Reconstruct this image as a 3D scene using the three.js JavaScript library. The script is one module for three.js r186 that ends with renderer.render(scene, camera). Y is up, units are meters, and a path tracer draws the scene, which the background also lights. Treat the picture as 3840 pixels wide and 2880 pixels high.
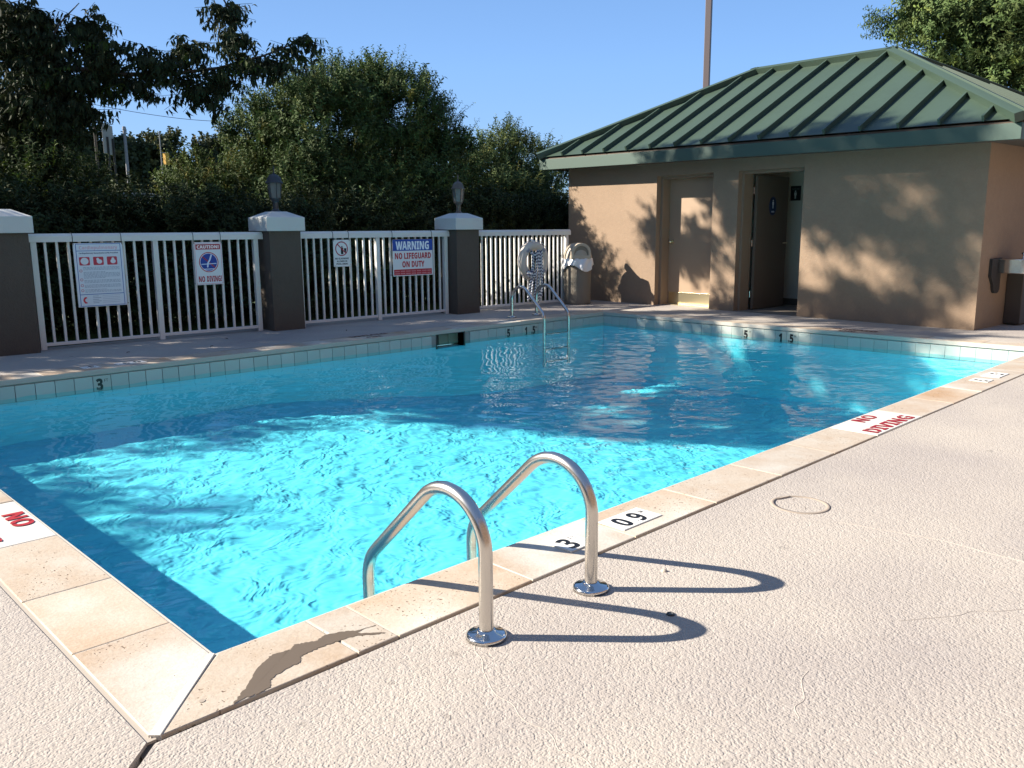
import * as THREE from 'three';
import { mergeGeometries as mergeAll } from 'three/addons/utils/BufferGeometryUtils.js';
import { ImprovedNoise } from 'three/addons/math/ImprovedNoise.js';
import { RoundedBoxGeometry } from 'three/addons/geometries/RoundedBoxGeometry.js';

// ---------------------------------------------------------------- camera, sky, sun, exposure
// The pool's near corner is the origin: u runs along the long right-hand edge, v along the left-hand edge (world x = u, z = -v), metres.
const scene = new THREE.Scene();
const renderer = new THREE.WebGLRenderer({ antialias: true });
renderer.setSize(1024, 768);
renderer.toneMapping = THREE.LinearToneMapping;
renderer.toneMappingExposure = 2.6;
renderer.shadowMap.enabled = true;
const V = (u, v, y = 0) => new THREE.Vector3(u, y, -v);
const rad = THREE.MathUtils.degToRad;
const camera = new THREE.PerspectiveCamera(48.963, 4 / 3, 0.05, 2000);
{
  const yaw = rad(45.525), pitch = rad(10.457), roll = rad(-0.374);
  const fwd = new THREE.Vector3(Math.cos(yaw) * Math.cos(pitch), -Math.sin(pitch), -Math.sin(yaw) * Math.cos(pitch));
  const r0 = fwd.clone().cross(new THREE.Vector3(0, 1, 0)).normalize(), u0 = r0.clone().cross(fwd);
  camera.position.copy(V(-1.033, -2.389, 1.3));
  camera.up.copy(u0.multiplyScalar(Math.cos(roll)).addScaledVector(r0, -Math.sin(roll)));
  camera.lookAt(camera.position.clone().add(fwd));
  scene.add(camera);
}
const SUN = V(-0.685, 0.728, 0.589).normalize();
{
  const w = 1024, h = 512, d = new Float32Array(w * h * 4), p = new THREE.Vector3(), E = 2.6;
  const zen = [0.14, 0.265, 0.53], mid = [0.21, 0.475, 1.04], hor = [0.54, 0.82, 1.04], sunny = [0.9, 0.95, 0.9];
  for (let j = 0; j < h; j++) for (let i = 0; i < w; i++) {
    const el = ((j + 0.5) / h - 0.5) * Math.PI, az = ((i + 0.5) / w - 0.5) * 2 * Math.PI;
    p.set(Math.cos(el) * Math.cos(az), Math.sin(el), Math.cos(el) * Math.sin(az));
    const deg = Math.max(el, 0) * 180 / Math.PI, a = Math.exp(-deg / 6.8), b = Math.exp(-Math.max(0, deg - 10) / 13);
    const g = Math.acos(Math.min(1, p.dot(SUN))) * 180 / Math.PI, k = 0.32 * Math.exp(-g / 34) * (0.35 + 0.65 * Math.exp(-deg / 22)), glow = 0.8 * Math.exp(-((g / 16) ** 2));
    for (let c = 0; c < 3; c++) {
      let x = zen[c] + (mid[c] - zen[c]) * b;
      x += (hor[c] - x) * a;
      x += (sunny[c] - x) * k + glow * sunny[c];
      if (el < 0) x = hor[c] * 0.6;
      d[(j * w + i) * 4 + c] = x / E;
    }
    d[(j * w + i) * 4 + 3] = 1;
  }
  const sky = new THREE.DataTexture(d, w, h, THREE.RGBAFormat, THREE.FloatType);
  sky.mapping = THREE.EquirectangularReflectionMapping; sky.colorSpace = THREE.LinearSRGBColorSpace;
  sky.magFilter = THREE.LinearFilter; sky.minFilter = THREE.LinearFilter; sky.needsUpdate = true;
  scene.background = sky; scene.environment = sky;
}
const sun = new THREE.DirectionalLight(new THREE.Color(1, 0.91, 0.78), 5);
sun.position.copy(V(4, 4, 0)).addScaledVector(SUN, 40);
sun.target.position.copy(V(4, 4, 0));
sun.castShadow = true; sun.shadow.mapSize.set(4096, 4096); sun.shadow.radius = 1;
Object.assign(sun.shadow.camera, { left: -22, right: 22, top: 22, bottom: -22, near: 1, far: 120 });
scene.add(sun, sun.target);

// ---------------------------------------------------------------- helpers
let seed = 20240611;
const rnd = () => { seed = (seed + 0x6D2B79F5) | 0; let t = Math.imul(seed ^ (seed >>> 15), 1 | seed); t = (t + Math.imul(t ^ (t >>> 7), 61 | t)) ^ t; return ((t ^ (t >>> 14)) >>> 0) / 4294967296; };
const R = (a, b) => a + (b - a) * rnd();
const names = new Map();
function numbered(n) { const k = names.get(n) ?? 0; names.set(n, k + 1); return k ? `${n}_${String(k).padStart(3, '0')}` : n; }
function shadows(o) { o.traverse((m) => { if (m.isMesh) { m.castShadow = true; m.receiveShadow = true; } }); return o; }
function tag(o, label, category, group) { o.userData.label = label; if (category) o.userData.category = category; if (group) o.userData.group = group; return o; }
function thing(name, label, category, at = new THREE.Vector3(), turn = 0, group) {
  const o = new THREE.Group(); o.name = numbered(name); o.position.copy(at); o.rotation.y = turn; scene.add(o);
  return tag(o, label, category, group);
}
function part(name, geo, mat, parent, at, label) {
  const m = new THREE.Mesh(geo, mat); m.name = name; if (at) m.position.copy(at); if (label) m.userData.label = label;
  m.castShadow = m.receiveShadow = true; parent.add(m); return m;
}
function struct(name, label) { const o = new THREE.Group(); o.name = numbered(name); o.userData.kind = 'structure'; if (label) o.userData.label = label; scene.add(o); return o; }
const box = (x0, x1, y0, y1, z0, z1) => new THREE.BoxGeometry(x1 - x0, y1 - y0, z1 - z0).translate((x0 + x1) / 2, (y0 + y1) / 2, (z0 + z1) / 2);
const rbox = (x0, x1, y0, y1, z0, z1, r = 0.006, s = 2) => new RoundedBoxGeometry(x1 - x0, y1 - y0, z1 - z0, s, r).translate((x0 + x1) / 2, (y0 + y1) / 2, (z0 + z1) / 2);
function mergeGeometries(list) {
  const uv = list.every((g) => g.attributes.uv);
  return mergeAll(list.map((g) => { const o = g.index ? g.toNonIndexed() : g.clone(); if (!uv) o.deleteAttribute('uv'); return o; }));
}
// boxes with uv in metres, so that the stucco grain keeps its size
function mbox(x0, x1, y0, y1, z0, z1) {
  const g = box(x0, x1, y0, y1, z0, z1), p = g.attributes.position, n = g.attributes.normal, uv = g.attributes.uv;
  for (let i = 0; i < p.count; i++) {
    if (Math.abs(n.getX(i)) > 0.5) uv.setXY(i, p.getZ(i), p.getY(i)); else if (Math.abs(n.getY(i)) > 0.5) uv.setXY(i, p.getX(i), p.getZ(i)); else uv.setXY(i, p.getX(i), p.getY(i));
  }
  return g;
}
function tube(points, r, seg = 40, rs = 10) { return new THREE.TubeGeometry(new THREE.CatmullRomCurve3(points, false, 'centripetal'), seg, r, rs); }
function bar(a, b, r, rs = 8) { return new THREE.TubeGeometry(new THREE.LineCurve3(a, b), 1, r, rs); }
function taper(points, r0, r1, seg = 10, rs = 7) {
  const c = new THREE.CatmullRomCurve3(points), g = new THREE.TubeGeometry(c, seg, 1, rs), p = g.attributes.position, o = new THREE.Vector3(), q = new THREE.Vector3();
  for (let i = 0; i <= seg; i++) { c.getPointAt(i / seg, o); const r = r0 + (r1 - r0) * i / seg; for (let j = 0; j <= rs; j++) { const k = i * (rs + 1) + j; q.fromBufferAttribute(p, k).sub(o).multiplyScalar(r).add(o); p.setXYZ(k, q.x, q.y, q.z); } }
  g.computeVertexNormals(); return g;
}
// a plate cut along a ground outline given in (u, v); its top at y
function slab(outline, y, thick, bevel = 0, holes = []) {
  const inset = bevel, s = new THREE.Shape(outline.map(([u, v]) => new THREE.Vector2(u, v)));
  for (const h of holes) s.holes.push(new THREE.Path(h.map(([u, v]) => new THREE.Vector2(u, v))));
  const g = new THREE.ExtrudeGeometry(s, { depth: thick - 2 * bevel, bevelEnabled: bevel > 0, bevelSize: bevel, bevelThickness: bevel, bevelOffset: -inset, bevelSegments: 2, curveSegments: 24 });
  return g.rotateX(-Math.PI / 2).translate(0, y - thick + bevel, 0);
}
const std = (rgb, roughness = 0.8, more = {}) => new THREE.MeshStandardMaterial({ color: new THREE.Color().setRGB(...rgb), roughness, ...more });
const phys = (rgb, roughness = 0.8, more = {}) => new THREE.MeshPhysicalMaterial({ color: new THREE.Color().setRGB(...rgb), roughness, ...more });

// ---------------------------------------------------------------- noise and textures
function lattice(n, s) { const a = new Float32Array(n * n); let k = s >>> 0; for (let i = 0; i < a.length; i++) { k = (Math.imul(k, 1664525) + 1013904223) >>> 0; a[i] = k / 4294967296; } return a; }
// value noise that repeats: adds amp * noise with n cells across to out
function addNoise(out, size, n, amp, s, warp) {
  const L = lattice(n, s * 7919 + n), f = n / size;
  for (let y = 0; y < size; y++) for (let x = 0; x < size; x++) {
    let fx = x * f, fy = y * f;
    if (warp) { const w = warp[y * size + x] * f; fx += w; fy += w * 0.7; }
    const xi = Math.floor(fx), yi = Math.floor(fy); let tx = fx - xi, ty = fy - yi; tx = tx * tx * (3 - 2 * tx); ty = ty * ty * (3 - 2 * ty);
    const x0 = ((xi % n) + n) % n, x1 = (x0 + 1) % n, y0 = ((yi % n) + n) % n, y1 = (y0 + 1) % n;
    const a = L[y0 * n + x0], b = L[y0 * n + x1], c = L[y1 * n + x0], d = L[y1 * n + x1];
    out[y * size + x] += amp * (a + (b - a) * tx + (c - a) * ty + (a - b - c + d) * tx * ty - 0.5);
  }
  return out;
}
const field = (size, list, s) => list.reduce((o, [n, a]) => addNoise(o, size, n, a, s), new Float32Array(size * size));
function dataTex(size, fn, srgb = false, repeat = 1) {
  const d = new Uint8Array(size * size * 4);
  for (let i = 0; i < size * size; i++) { const c = fn(i); for (let k = 0; k < 3; k++) d[i * 4 + k] = Math.max(0, Math.min(255, Math.round((c.length ? c[k] : c) * 255))); d[i * 4 + 3] = 255; }
  const t = new THREE.DataTexture(d, size, size); t.wrapS = t.wrapT = THREE.RepeatWrapping; t.magFilter = THREE.LinearFilter; t.minFilter = THREE.LinearFilter;
  t.repeat.set(1 / repeat, 1 / repeat); if (srgb) t.colorSpace = THREE.SRGBColorSpace; t.needsUpdate = true; return t;
}
const lerp = (a, b, t) => a + (b - a) * t, clamp01 = (x) => Math.max(0, Math.min(1, x));
const toS = (x) => (x <= 0.0031308 ? 12.92 * x : 1.055 * x ** (1 / 2.4) - 0.055);

// sprayed deck coating: knocked-down blobs over a fine sandy grain
const deckTex = (() => {
  const n = 1024, N = 2048, wide = field(n, [[3, 1], [7, 0.7], [17, 0.5]], 3), spots = field(n, [[40, 1], [90, 1]], 31), grain = field(n, [[256, 1], [512, 0.9]], 9);
  const blob = field(N, [[150, 0.45], [290, 0.7], [430, 0.8], [640, 0.7]], 5), fine = field(N, [[512, 1], [900, 0.8]], 9);
  const bump = dataTex(N, (i) => { const b = clamp01(0.5 + blob[i] * 1.0); return clamp01(0.1 + 0.55 * Math.min(b, 0.72) / 0.72 + 0.34 * (0.5 + fine[i] * 0.6)); }, false, 2.4);
  const map = dataTex(n, (i) => { const t = wide[i] * 0.32, g = grain[i] * 0.1, k = spots[i] > 0.8 ? 0.8 : 1; return [toS((0.372 + t * 0.32 + g * 0.24) * k), toS((0.333 + t * 0.29 + g * 0.24) * k), toS((0.297 + t * 0.2 + g * 0.24) * k)]; }, true, 5.3);
  return { map, bump };
})();
const stoneTex = (() => {
  const n = 1024, cloud = field(n, [[3, 1], [6, 0.8], [13, 0.6], [40, 0.25]], 11), fine = field(n, [[180, 1], [400, 0.8]], 13), region = field(n, [[5, 1], [11, 0.6]], 17), pit = field(n, [[210, 1]], 19), pit2 = field(n, [[330, 1]], 23);
  const isPit = (i) => (pit[i] > 0.425 - 0.03 * clamp01(region[i] * 3) && region[i] > 0.12) || (pit2[i] > 0.478 && region[i] > -0.1);
  const map = dataTex(n, (i) => { if (isPit(i)) return [toS(0.15), toS(0.1), toS(0.065)]; const t = cloud[i] * 0.8, f = fine[i] * 0.05; return [toS(0.45 + 0.1 * t + f), toS(0.388 + 0.18 * t + f), toS(0.32 + 0.22 * t + f)]; }, true, 1.5);
  const bump = dataTex(n, (i) => (isPit(i) ? 0.1 : 0.75 + fine[i] * 0.25), false, 1.5);
  return { map, bump };
})();
const stucco = (() => {
  const n = 512, a = field(n, [[60, 1], [128, 0.9], [256, 0.7]], 41), w = field(n, [[2, 1], [5, 0.7], [11, 0.5]], 43);
  return { bump: dataTex(n, (i) => clamp01(0.5 + a[i] * 0.4), false, 0.8), tone: dataTex(n, (i) => { const t = toS(clamp01(0.9 + w[i] * 0.12 + a[i] * 0.05)); return [t, t, t]; }, true, 3.1) };
})();
const plasterTex = (() => {
  const n = 1024, wp = field(n, [[9, 60], [19, 30]], 53), o = new Float32Array(n * n);
  addNoise(o, n, 11, 0.8, 57, wp); addNoise(o, n, 27, 0.75, 59, wp); addNoise(o, n, 55, 0.65, 61, wp); addNoise(o, n, 110, 0.4, 63, wp);
  return dataTex(n, (i) => clamp01(0.5 + o[i] * 0.42), false, 2.6);
})();

function canvasTex(w, h, draw) {
  const c = document.createElement('canvas'); c.width = w; c.height = h; const x = c.getContext('2d'); draw(x, w, h);
  const t = new THREE.CanvasTexture(c); t.colorSpace = THREE.SRGBColorSpace; return t;
}
// text squeezed into a box centred at (cx, cy)
function fitText(x, s, cx, cy, w, h, font = 'bold', face = 'sans-serif') {
  x.save(); x.font = `${font} 100px ${face}`; x.textAlign = 'center'; x.textBaseline = 'alphabetic';
  const m = x.measureText(s); x.translate(cx, cy + h / 2); x.scale(w / m.width, h / 73); x.fillText(s, 0, 0); if (font) { x.strokeStyle = x.fillStyle; x.lineWidth = 4; x.lineJoin = 'round'; x.strokeText(s, 0, 0); } x.restore();
}

// ---------------------------------------------------------------- materials
const M = {
  deck: std([1, 1, 1], 0.92, { map: deckTex.map, bumpMap: deckTex.bump, bumpScale: 0.003 }),
  stones: [[1, 1, 1], [0.97, 0.95, 0.92], [1.03, 0.98, 0.92], [0.94, 0.93, 0.92]].map((c, k) => { const map = stoneTex.map.clone(), b = stoneTex.bump.clone(); map.offset.set(k * 0.37, k * 0.61); b.offset.set(k * 0.37, k * 0.61); return std(c, 0.62, { map, bumpMap: b, bumpScale: 0.0015 }); }),
  whiteStone: std([0.6, 0.575, 0.53], 0.55, { bumpMap: stoneTex.bump, bumpScale: 0.001 }),
  grout: std([0.45, 0.42, 0.37], 0.95), caulk: std([0.37, 0.325, 0.275], 0.8), seal: std([0.085, 0.066, 0.05], 0.95),
  tile: [[0.4, 0.44, 0.41], [0.425, 0.46, 0.43], [0.38, 0.425, 0.395]].map((c) => std(c, 0.25)), tileWhite: std([0.55, 0.55, 0.52], 0.3), tileGrout: std([0.26, 0.26, 0.24], 0.9),
  plaster: std([0.26, 0.61, 0.73], 0.9, { bumpMap: plasterTex, bumpScale: 0.04 }), plasterWall: std([0.3, 0.76, 0.86], 0.9),
  steel: std([0.58, 0.555, 0.52], 0.26, { metalness: 1 }), steelFlat: std([0.62, 0.62, 0.62], 0.13, { metalness: 1 }),
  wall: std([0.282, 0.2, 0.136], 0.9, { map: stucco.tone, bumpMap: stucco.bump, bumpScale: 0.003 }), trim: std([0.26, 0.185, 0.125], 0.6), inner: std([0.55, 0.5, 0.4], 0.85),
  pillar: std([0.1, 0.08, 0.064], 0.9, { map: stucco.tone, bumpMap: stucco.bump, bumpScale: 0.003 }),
  white: std([0.66, 0.66, 0.64], 0.5), cap: std([0.58, 0.6, 0.58], 0.75, { bumpMap: stucco.bump, bumpScale: 0.0015 }),
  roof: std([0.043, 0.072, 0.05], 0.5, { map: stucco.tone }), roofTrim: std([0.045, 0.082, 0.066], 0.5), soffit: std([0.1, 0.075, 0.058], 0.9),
  brass: std([0.8, 0.7, 0.46], 0.28, { metalness: 1 }), black: std([0.02, 0.02, 0.022], 0.5), iron: std([0.03, 0.032, 0.034], 0.4),
  bark: std([0.085, 0.066, 0.05], 0.95), floor: std([0.2, 0.17, 0.14], 0.9), dark: std([0.03, 0.025, 0.022], 0.8),
};
const leafMat = (c, t = 0.3) => phys(c, 0.72, { transmission: t, thickness: 0, side: THREE.DoubleSide, specularIntensity: 0.3 });

// ---------------------------------------------------------------- ground, deck
{
  const g = struct('grass_ground'), grassTex = field(512, [[4, 1], [16, 0.8], [90, 0.6], [200, 0.6]], 83);
  const map = dataTex(512, (i) => { const t = grassTex[i] * 0.5; return [toS(clamp01(0.045 + t * 0.04)), toS(clamp01(0.075 + t * 0.06)), toS(clamp01(0.022 + t * 0.02))]; }, true, 4);
  const ring = new THREE.Shape([[-600, -600], [600, -600], [600, 600], [-600, 600]].map(([a, b]) => new THREE.Vector2(a, b)));
  ring.holes.push(new THREE.Path([[-0.15, -0.15], [9.43, -0.15], [9.43, 6.4], [-0.15, 6.4]].map(([a, b]) => new THREE.Vector2(a, b))));
  const s = new THREE.ShapeGeometry(ring).rotateX(-Math.PI / 2).translate(0, -0.14, 0);
  part('turf', s, std([1, 1, 1], 0.95, { map }), g);
  const blades = []; // short grass beyond the fence
  for (let k = 0; k < 5; k++) { const b = new THREE.BufferGeometry(), a = k * 1.3, c = Math.cos(a), n = Math.sin(a), h = 0.08 + 0.02 * k; b.setAttribute('position', new THREE.Float32BufferAttribute([-0.006 * c + 0.02 * k, 0, -0.006 * n, 0.006 * c + 0.02 * k, 0, 0.006 * n, 0.03 * n + 0.02 * k, h, 0.03 * c], 3)); b.computeVertexNormals(); blades.push(b); }
  const tuft = mergeGeometries(blades), lawn = new THREE.InstancedMesh(tuft, leafMat([0.06, 0.095, 0.028]), 9000), m4 = new THREE.Matrix4(), q = new THREE.Quaternion(), yv = new THREE.Vector3(0, 1, 0);
  for (let i = 0; i < 9000; i++) { q.setFromAxisAngle(yv, R(0, 6.28)); const sc = R(0.6, 1.3); lawn.setMatrixAt(i, m4.compose(V(R(0, 10.6), R(8.2, 10.6), -0.14), q, new THREE.Vector3(sc, sc, sc))); }
  lawn.name = 'lawn'; tag(lawn, 'short dark grass in the shade behind the white fence', 'grass'); lawn.userData.kind = 'stuff'; shadows(lawn); scene.add(lawn);
}
const L = 9.28, W = 6.05; // pool
{
  const d = struct('pool_deck'), o = 0.325;
  part('slab', slab([[-o + 0.012, -o - 0.008], [-13.98, -13.98], [20, -11.7], [20, 8.12], [-o + 0.008, 8.12], [-o + 0.008, W + o], [L + o, W + o], [L + o, -o]], 0, 0.1), M.deck, d);
  part('slab', slab([[-o - 0.003, -o + 0.01], [-o - 0.003, 8.12], [-14, 8.12], [-14, -13.965]], 0, 0.1), M.deck, d);
  part('joint_sealant', slab([[-o - 0.03, -o - 0.03], [L + o, -o - 0.03], [L + o, -0.28], [-o - 0.03, -0.28]], -0.012, 0.05), M.seal, d);
  part('joint_sealant', slab([[-o - 0.02, -o], [-13.9, -13.9], [-13.8, -13.9], [-o + 0.06, -o - 0.05]], -0.03, 0.05), M.seal, d);
  part('joint_sealant', slab([[-o - 0.03, -0.31], [-0.3, -0.31], [-0.3, 8], [-o - 0.03, 8]], -0.004, 0.04), M.caulk, d, null, 'pale caulk along the left coping');
  part('joint_sealant', slab([[-0.3, W + 0.3], [L + o, W + 0.3], [L + o, W + o + 0.03], [-0.3, W + o + 0.03]], -0.008, 0.04), M.seal, d);
  part('joint_sealant', slab([[L + 0.3, -0.3], [L + o + 0.03, -0.3], [L + o + 0.03, W + 0.31], [L + 0.3, W + 0.31]], -0.008, 0.04), M.seal, d);
  // ridges of old crack filler
  const crack = (pts, r = 0.0024) => part('crack_filler', tube(pts.map(([u, v]) => V(u, v, -r * 0.45)), r, 60, 6), std([0.36, 0.32, 0.285], 0.95), d);
  const wig = (a, b, n, amp) => Array.from({ length: n }, (_, i) => { const t = i / (n - 1); return [lerp(a[0], b[0], t) + R(-amp, amp), lerp(a[1], b[1], t) + R(-amp, amp)]; });
  crack([...wig([0.67, -0.45], [0.5, -0.72], 6, 0.01), ...wig([0.47, -0.8], [0.41, -1.1], 7, 0.012), ...wig([0.4, -1.15], [0.25, -1.6], 6, 0.02)]);
  crack([...wig([2.52, -0.85], [2.6, -1.22], 8, 0.006), ...wig([2.6, -1.3], [2.58, -1.62], 6, 0.006), ...wig([2.58, -1.7], [2.5, -2.6], 8, 0.01)], 0.0038);
  crack(wig([1.74, -1.43], [2.2, -1.72], 9, 0.015), 0.003);
  crack(wig([1.2, -1.35], [0.95, -1.45], 6, 0.012), 0.0025);
}

// ---------------------------------------------------------------- pool basin, tiles, coping, water
const waterY = -0.172;
// plaster floor relief, waved so its shading imitates light rippling through the water
const noise3 = new ImprovedNoise();
const relief = (x, z) => { const a = x + 0.11 * noise3.noise(x * 2.1, 3.3, z * 2.1), c = z + 0.11 * noise3.noise(x * 2.1, 9.1, z * 2.1); return 0.02 * noise3.noise(a * 2.6, 0.5, c * 3.4) + 0.014 * noise3.noise(a * 5.6, 1.5, c * 7.4) + 0.0065 * noise3.noise(a * 12, 2.5, c * 15) + 0.003 * noise3.noise(a * 25, 4.5, c * 31); };
const floorAt = (u) => lerp(-0.6, -0.98, THREE.MathUtils.smoothstep(u, 3, 7.5));
{
  const b = struct('pool_basin');
  const fg = new THREE.PlaneGeometry(L + 0.1, W + 0.1, 420, 280).rotateX(-Math.PI / 2).translate(L / 2, 0, -W / 2), p = fg.attributes.position;
  for (let i = 0; i < p.count; i++) { p.setY(i, floorAt(p.getX(i)) + relief(p.getX(i), p.getZ(i))); fg.attributes.uv.setXY(i, p.getX(i), p.getZ(i)); }
  fg.computeVertexNormals(); part('floor', fg, M.plaster, b);
  const wallBox = (u0, u1, v0, v1, y0, y1) => part('plaster_wall', mbox(u0, u1, y0, y1, -v1, -v0), M.plasterWall, b);
  wallBox(-0.2, L + 0.2, -0.22, -0.014, -1.15, -0.052); wallBox(-0.22, -0.014, -0.01, W + 0.01, -1.15, -0.052); wallBox(L + 0.014, L + 0.22, -0.01, W + 0.01, -1.15, -0.052);
  wallBox(-0.2, 5.9, W + 0.014, W + 0.22, -1.15, -0.052); wallBox(6.36, L + 0.2, W + 0.014, W + 0.22, -1.15, -0.052); wallBox(5.9, 6.36, W + 0.014, W + 0.22, -1.15, -0.24);
  // grout behind the tiles
  const gr = (u0, u1, v0, v1) => part('tile_grout', box(u0, u1, -0.214, -0.056, -v1, -v0), M.tileGrout, b);
  gr(0, L, -0.013, -0.006); gr(-0.013, -0.006, 0, W); gr(L + 0.006, L + 0.013, 0, W); gr(0.0, 5.9, W + 0.006, W + 0.013); gr(6.36, L, W + 0.006, W + 0.013);
  // waterline tiles, each one a piece
  const tw = 0.1657, T = rbox(-tw / 2 + 0.002, tw / 2 - 0.002, -0.075, 0.075, -0.006, 0.006, 0.003, 1);
  const print = (w, h, draw, cw, ch) => new THREE.Mesh(new THREE.PlaneGeometry(w, h), std([1, 1, 1], 0.4, { map: canvasTex(cw, ch, draw) }));
  const mark = (s, small) => (x, w, h) => { x.fillStyle = '#a9afa6'; x.fillRect(0, 0, w, h); x.fillStyle = '#050505'; fitText(x, s, small ? w * 0.34 : w * 0.5, h * 0.55, w * (s.length > 1 ? 0.54 : 0.4), h * 0.74, '900'); if (small) fitText(x, small, w * 0.74, h * 0.32, w * 0.26, h * 0.2, ''); };
  const marked = {};
  const nC = Math.round(L / tw), nD = Math.round(W / tw);
  const markC = new Map([[10, ['3', 'FT']], [43, ['5', 'FT']], [45, ['1', '']], [46, ['.5', 'M']]]), markD = new Map([[21, ['5', 'FT']], [18, ['1', '']], [17, ['.5', 'M']]]);
  for (let i = 0; i < nC; i++) {
    const u = (i + 0.5) * L / nC;
    if (!(u > 5.86 && u < 6.4)) {
      const t = part('tile', T, M.tile[(i * 7) % 3], b, V(u, W, -0.135));
      const k = markC.get(i); if (k) { const pr = print(0.15, 0.14, mark(...k), 128, 120); pr.name = 'depth_print'; pr.position.z = 0.0075; t.add(pr); t.userData.label = 'tile with a black depth mark below the fence'; }
    }
    part('tile', T, M.tile[(i * 5) % 3], b, V(u, 0, -0.135)).rotation.y = Math.PI;
  }
  for (let i = 0; i < nD; i++) {
    const v = (i + 0.5) * W / nD, t = part('tile', T, M.tile[(i * 7 + 1) % 3], b, V(L, v, -0.135)); t.rotation.y = -Math.PI / 2;
    const k = markD.get(i); if (k) { const pr = print(0.15, 0.14, mark(...k), 128, 120); pr.name = 'depth_print'; pr.position.z = 0.0075; t.add(pr); t.userData.label = 'tile with a black depth mark below the restroom'; }
    part('tile', T, M.tile[(i * 5 + 1) % 3], b, V(0, v, -0.135)).rotation.y = Math.PI / 2;
  }
  // skimmer mouth in the wall below the fence
  const sk = new THREE.Group(); sk.name = 'skimmer'; b.add(sk); sk.userData.label = 'dark recessed skimmer mouth in the tile band';
  part('throat', mergeGeometries([box(5.88, 5.9, -0.24, -0.05, -W - 0.3, -W), box(6.36, 6.38, -0.24, -0.05, -W - 0.3, -W), box(5.9, 6.36, -0.055, -0.045, -W - 0.3, -W - 0.01), box(5.9, 6.36, -0.24, -0.06, -W - 0.3, -W - 0.28)]), std([0.05, 0.06, 0.05], 0.7), sk);
  for (const [a, c] of [[6.02, 6.18], [6.19, 6.36]]) part('tile', rbox(a, c, -0.21, -0.06, -W - 0.14, -W - 0.12, 0.003, 1), std([0.16, 0.2, 0.15], 0.35), sk);

  // coping stones
  const c = struct('pool_coping'), gap = 0.0025, w = 0.31, th = 0.052;
  part('mortar_bed', slab([[-w + 0.01, -w + 0.01], [L + w - 0.01, -w + 0.01], [L + w - 0.01, W + w - 0.01], [-w + 0.01, W + w - 0.01]], -0.0025, 0.044, 0, [[[0.008, 0.008], [0.008, W - 0.008], [L - 0.008, W - 0.008], [L - 0.008, 0.008]]]), M.grout, c);
  let n = 0;
  const stone = (outline, label, mat) => { const m = part('coping_stone', slab(outline, 0.001 + R(-0.0012, 0.0012), th, 0.0045), mat ?? M.stones[(n++ * 5 + (n % 3)) % 4], c); if (label) m.userData.label = label; return m; };
  const runA = [0, 0.328, 0.486, 1.109, 1.742, 2.375, 3.008, 3.64, 4.24, 4.98, 5.61, 6.24, 6.87, 7.5, 8.13, 8.76, L];
  for (let i = 0; i + 1 < runA.length; i++) {
    const a = runA[i] + (i ? gap : 0.016), e = runA[i + 1] - gap, last = i + 2 === runA.length, white = runA[i] === 4.24;
    const m = stone([[a, 0], [a - (i ? 0 : w), -w], [last ? e + w : e, -w], [e, 0]], white ? 'white stone stencilled NO DIVING' : null, white ? M.whiteStone : null);
    if (white) m.userData.lettered = 1;
  }
  const runB = [0, 0.317, 0.849, 1.497, 2.16, 2.79, 3.42, 4.05, 4.68, 5.31, W];
  for (let i = 0; i + 1 < runB.length; i++) {
    const a = runB[i] + (i ? gap : 0.012), e = runB[i + 1] - gap, last = i + 2 === runB.length, white = runB[i] === 1.497;
    stone([[0, a], [0, e], [-w, last ? e + w : e], [-w, i ? a : a - w]], white ? 'white stone stencilled NO DIVING at the left frame edge' : null, white ? M.whiteStone : null);
  }
  for (let i = 0; i < 15; i++) { const a = i * L / 15 + gap, e = (i + 1) * L / 15 - gap; stone([[a, W], [e, W], [i === 14 ? e + w : e, W + w], [i ? a : a - w, W + w]]); }
  for (let i = 0; i < 10; i++) { const a = i * W / 10 + gap, e = (i + 1) * W / 10 - gap; stone([[L, a], [L + w, i ? a : a - w], [L + w, i === 9 ? e + w : e], [L, e]]); }
  // white caulk in the mitre
  part('corner_caulk', slab([[0.008, 0.0], [-0.002, 0.014], [-w - 0.003, -w + 0.02], [-w + 0.02, -w - 0.003]], 0.0045, 0.03, 0.002), std([0.6, 0.575, 0.52], 0.6), c, null, 'white caulk in the corner mitre');
  // mortar smear on the corner stone
  const st = [[-0.091, -0.305], [-0.06, -0.285], [-0.005, -0.238], [0.06, -0.175], [0.13, -0.135], [0.165, -0.142], [0.191, -0.143], [0.212, -0.125], [0.245, -0.14], [0.279, -0.152], [0.309, -0.14], [0.365, -0.155], [0.411, -0.187], [0.473, -0.2], [0.40, -0.199], [0.466, -0.263], [0.44, -0.255], [0.382, -0.216], [0.33, -0.205], [0.272, -0.199], [0.23, -0.2], [0.189, -0.207], [0.167, -0.235], [0.114, -0.242], [0.057, -0.262], [0.04, -0.285], [0.027, -0.303], [-0.018, -0.306], [-0.05, -0.3]];
  part('stain', new THREE.ShapeGeometry(new THREE.Shape(new THREE.SplineCurve(st.map(([u, v]) => new THREE.Vector2(u, v))).getPoints(220).map((q) => q.add(new THREE.Vector2(R(-0.0035, 0.0035), R(-0.0035, 0.0035)))))).rotateX(-Math.PI / 2).translate(0, 0.003, 0), std([0.11, 0.084, 0.062], 0.7), c, null, 'grey brown smear on the corner stone');
  for (const [u, v, r] of [[-0.14, -0.23, 0.009]]) { const s = new THREE.CircleGeometry(r, 9); s.rotateX(-Math.PI / 2); part('stain', s, std([0.33, 0.28, 0.23], 0.8), c, V(u, v, 0.003)); }
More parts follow.
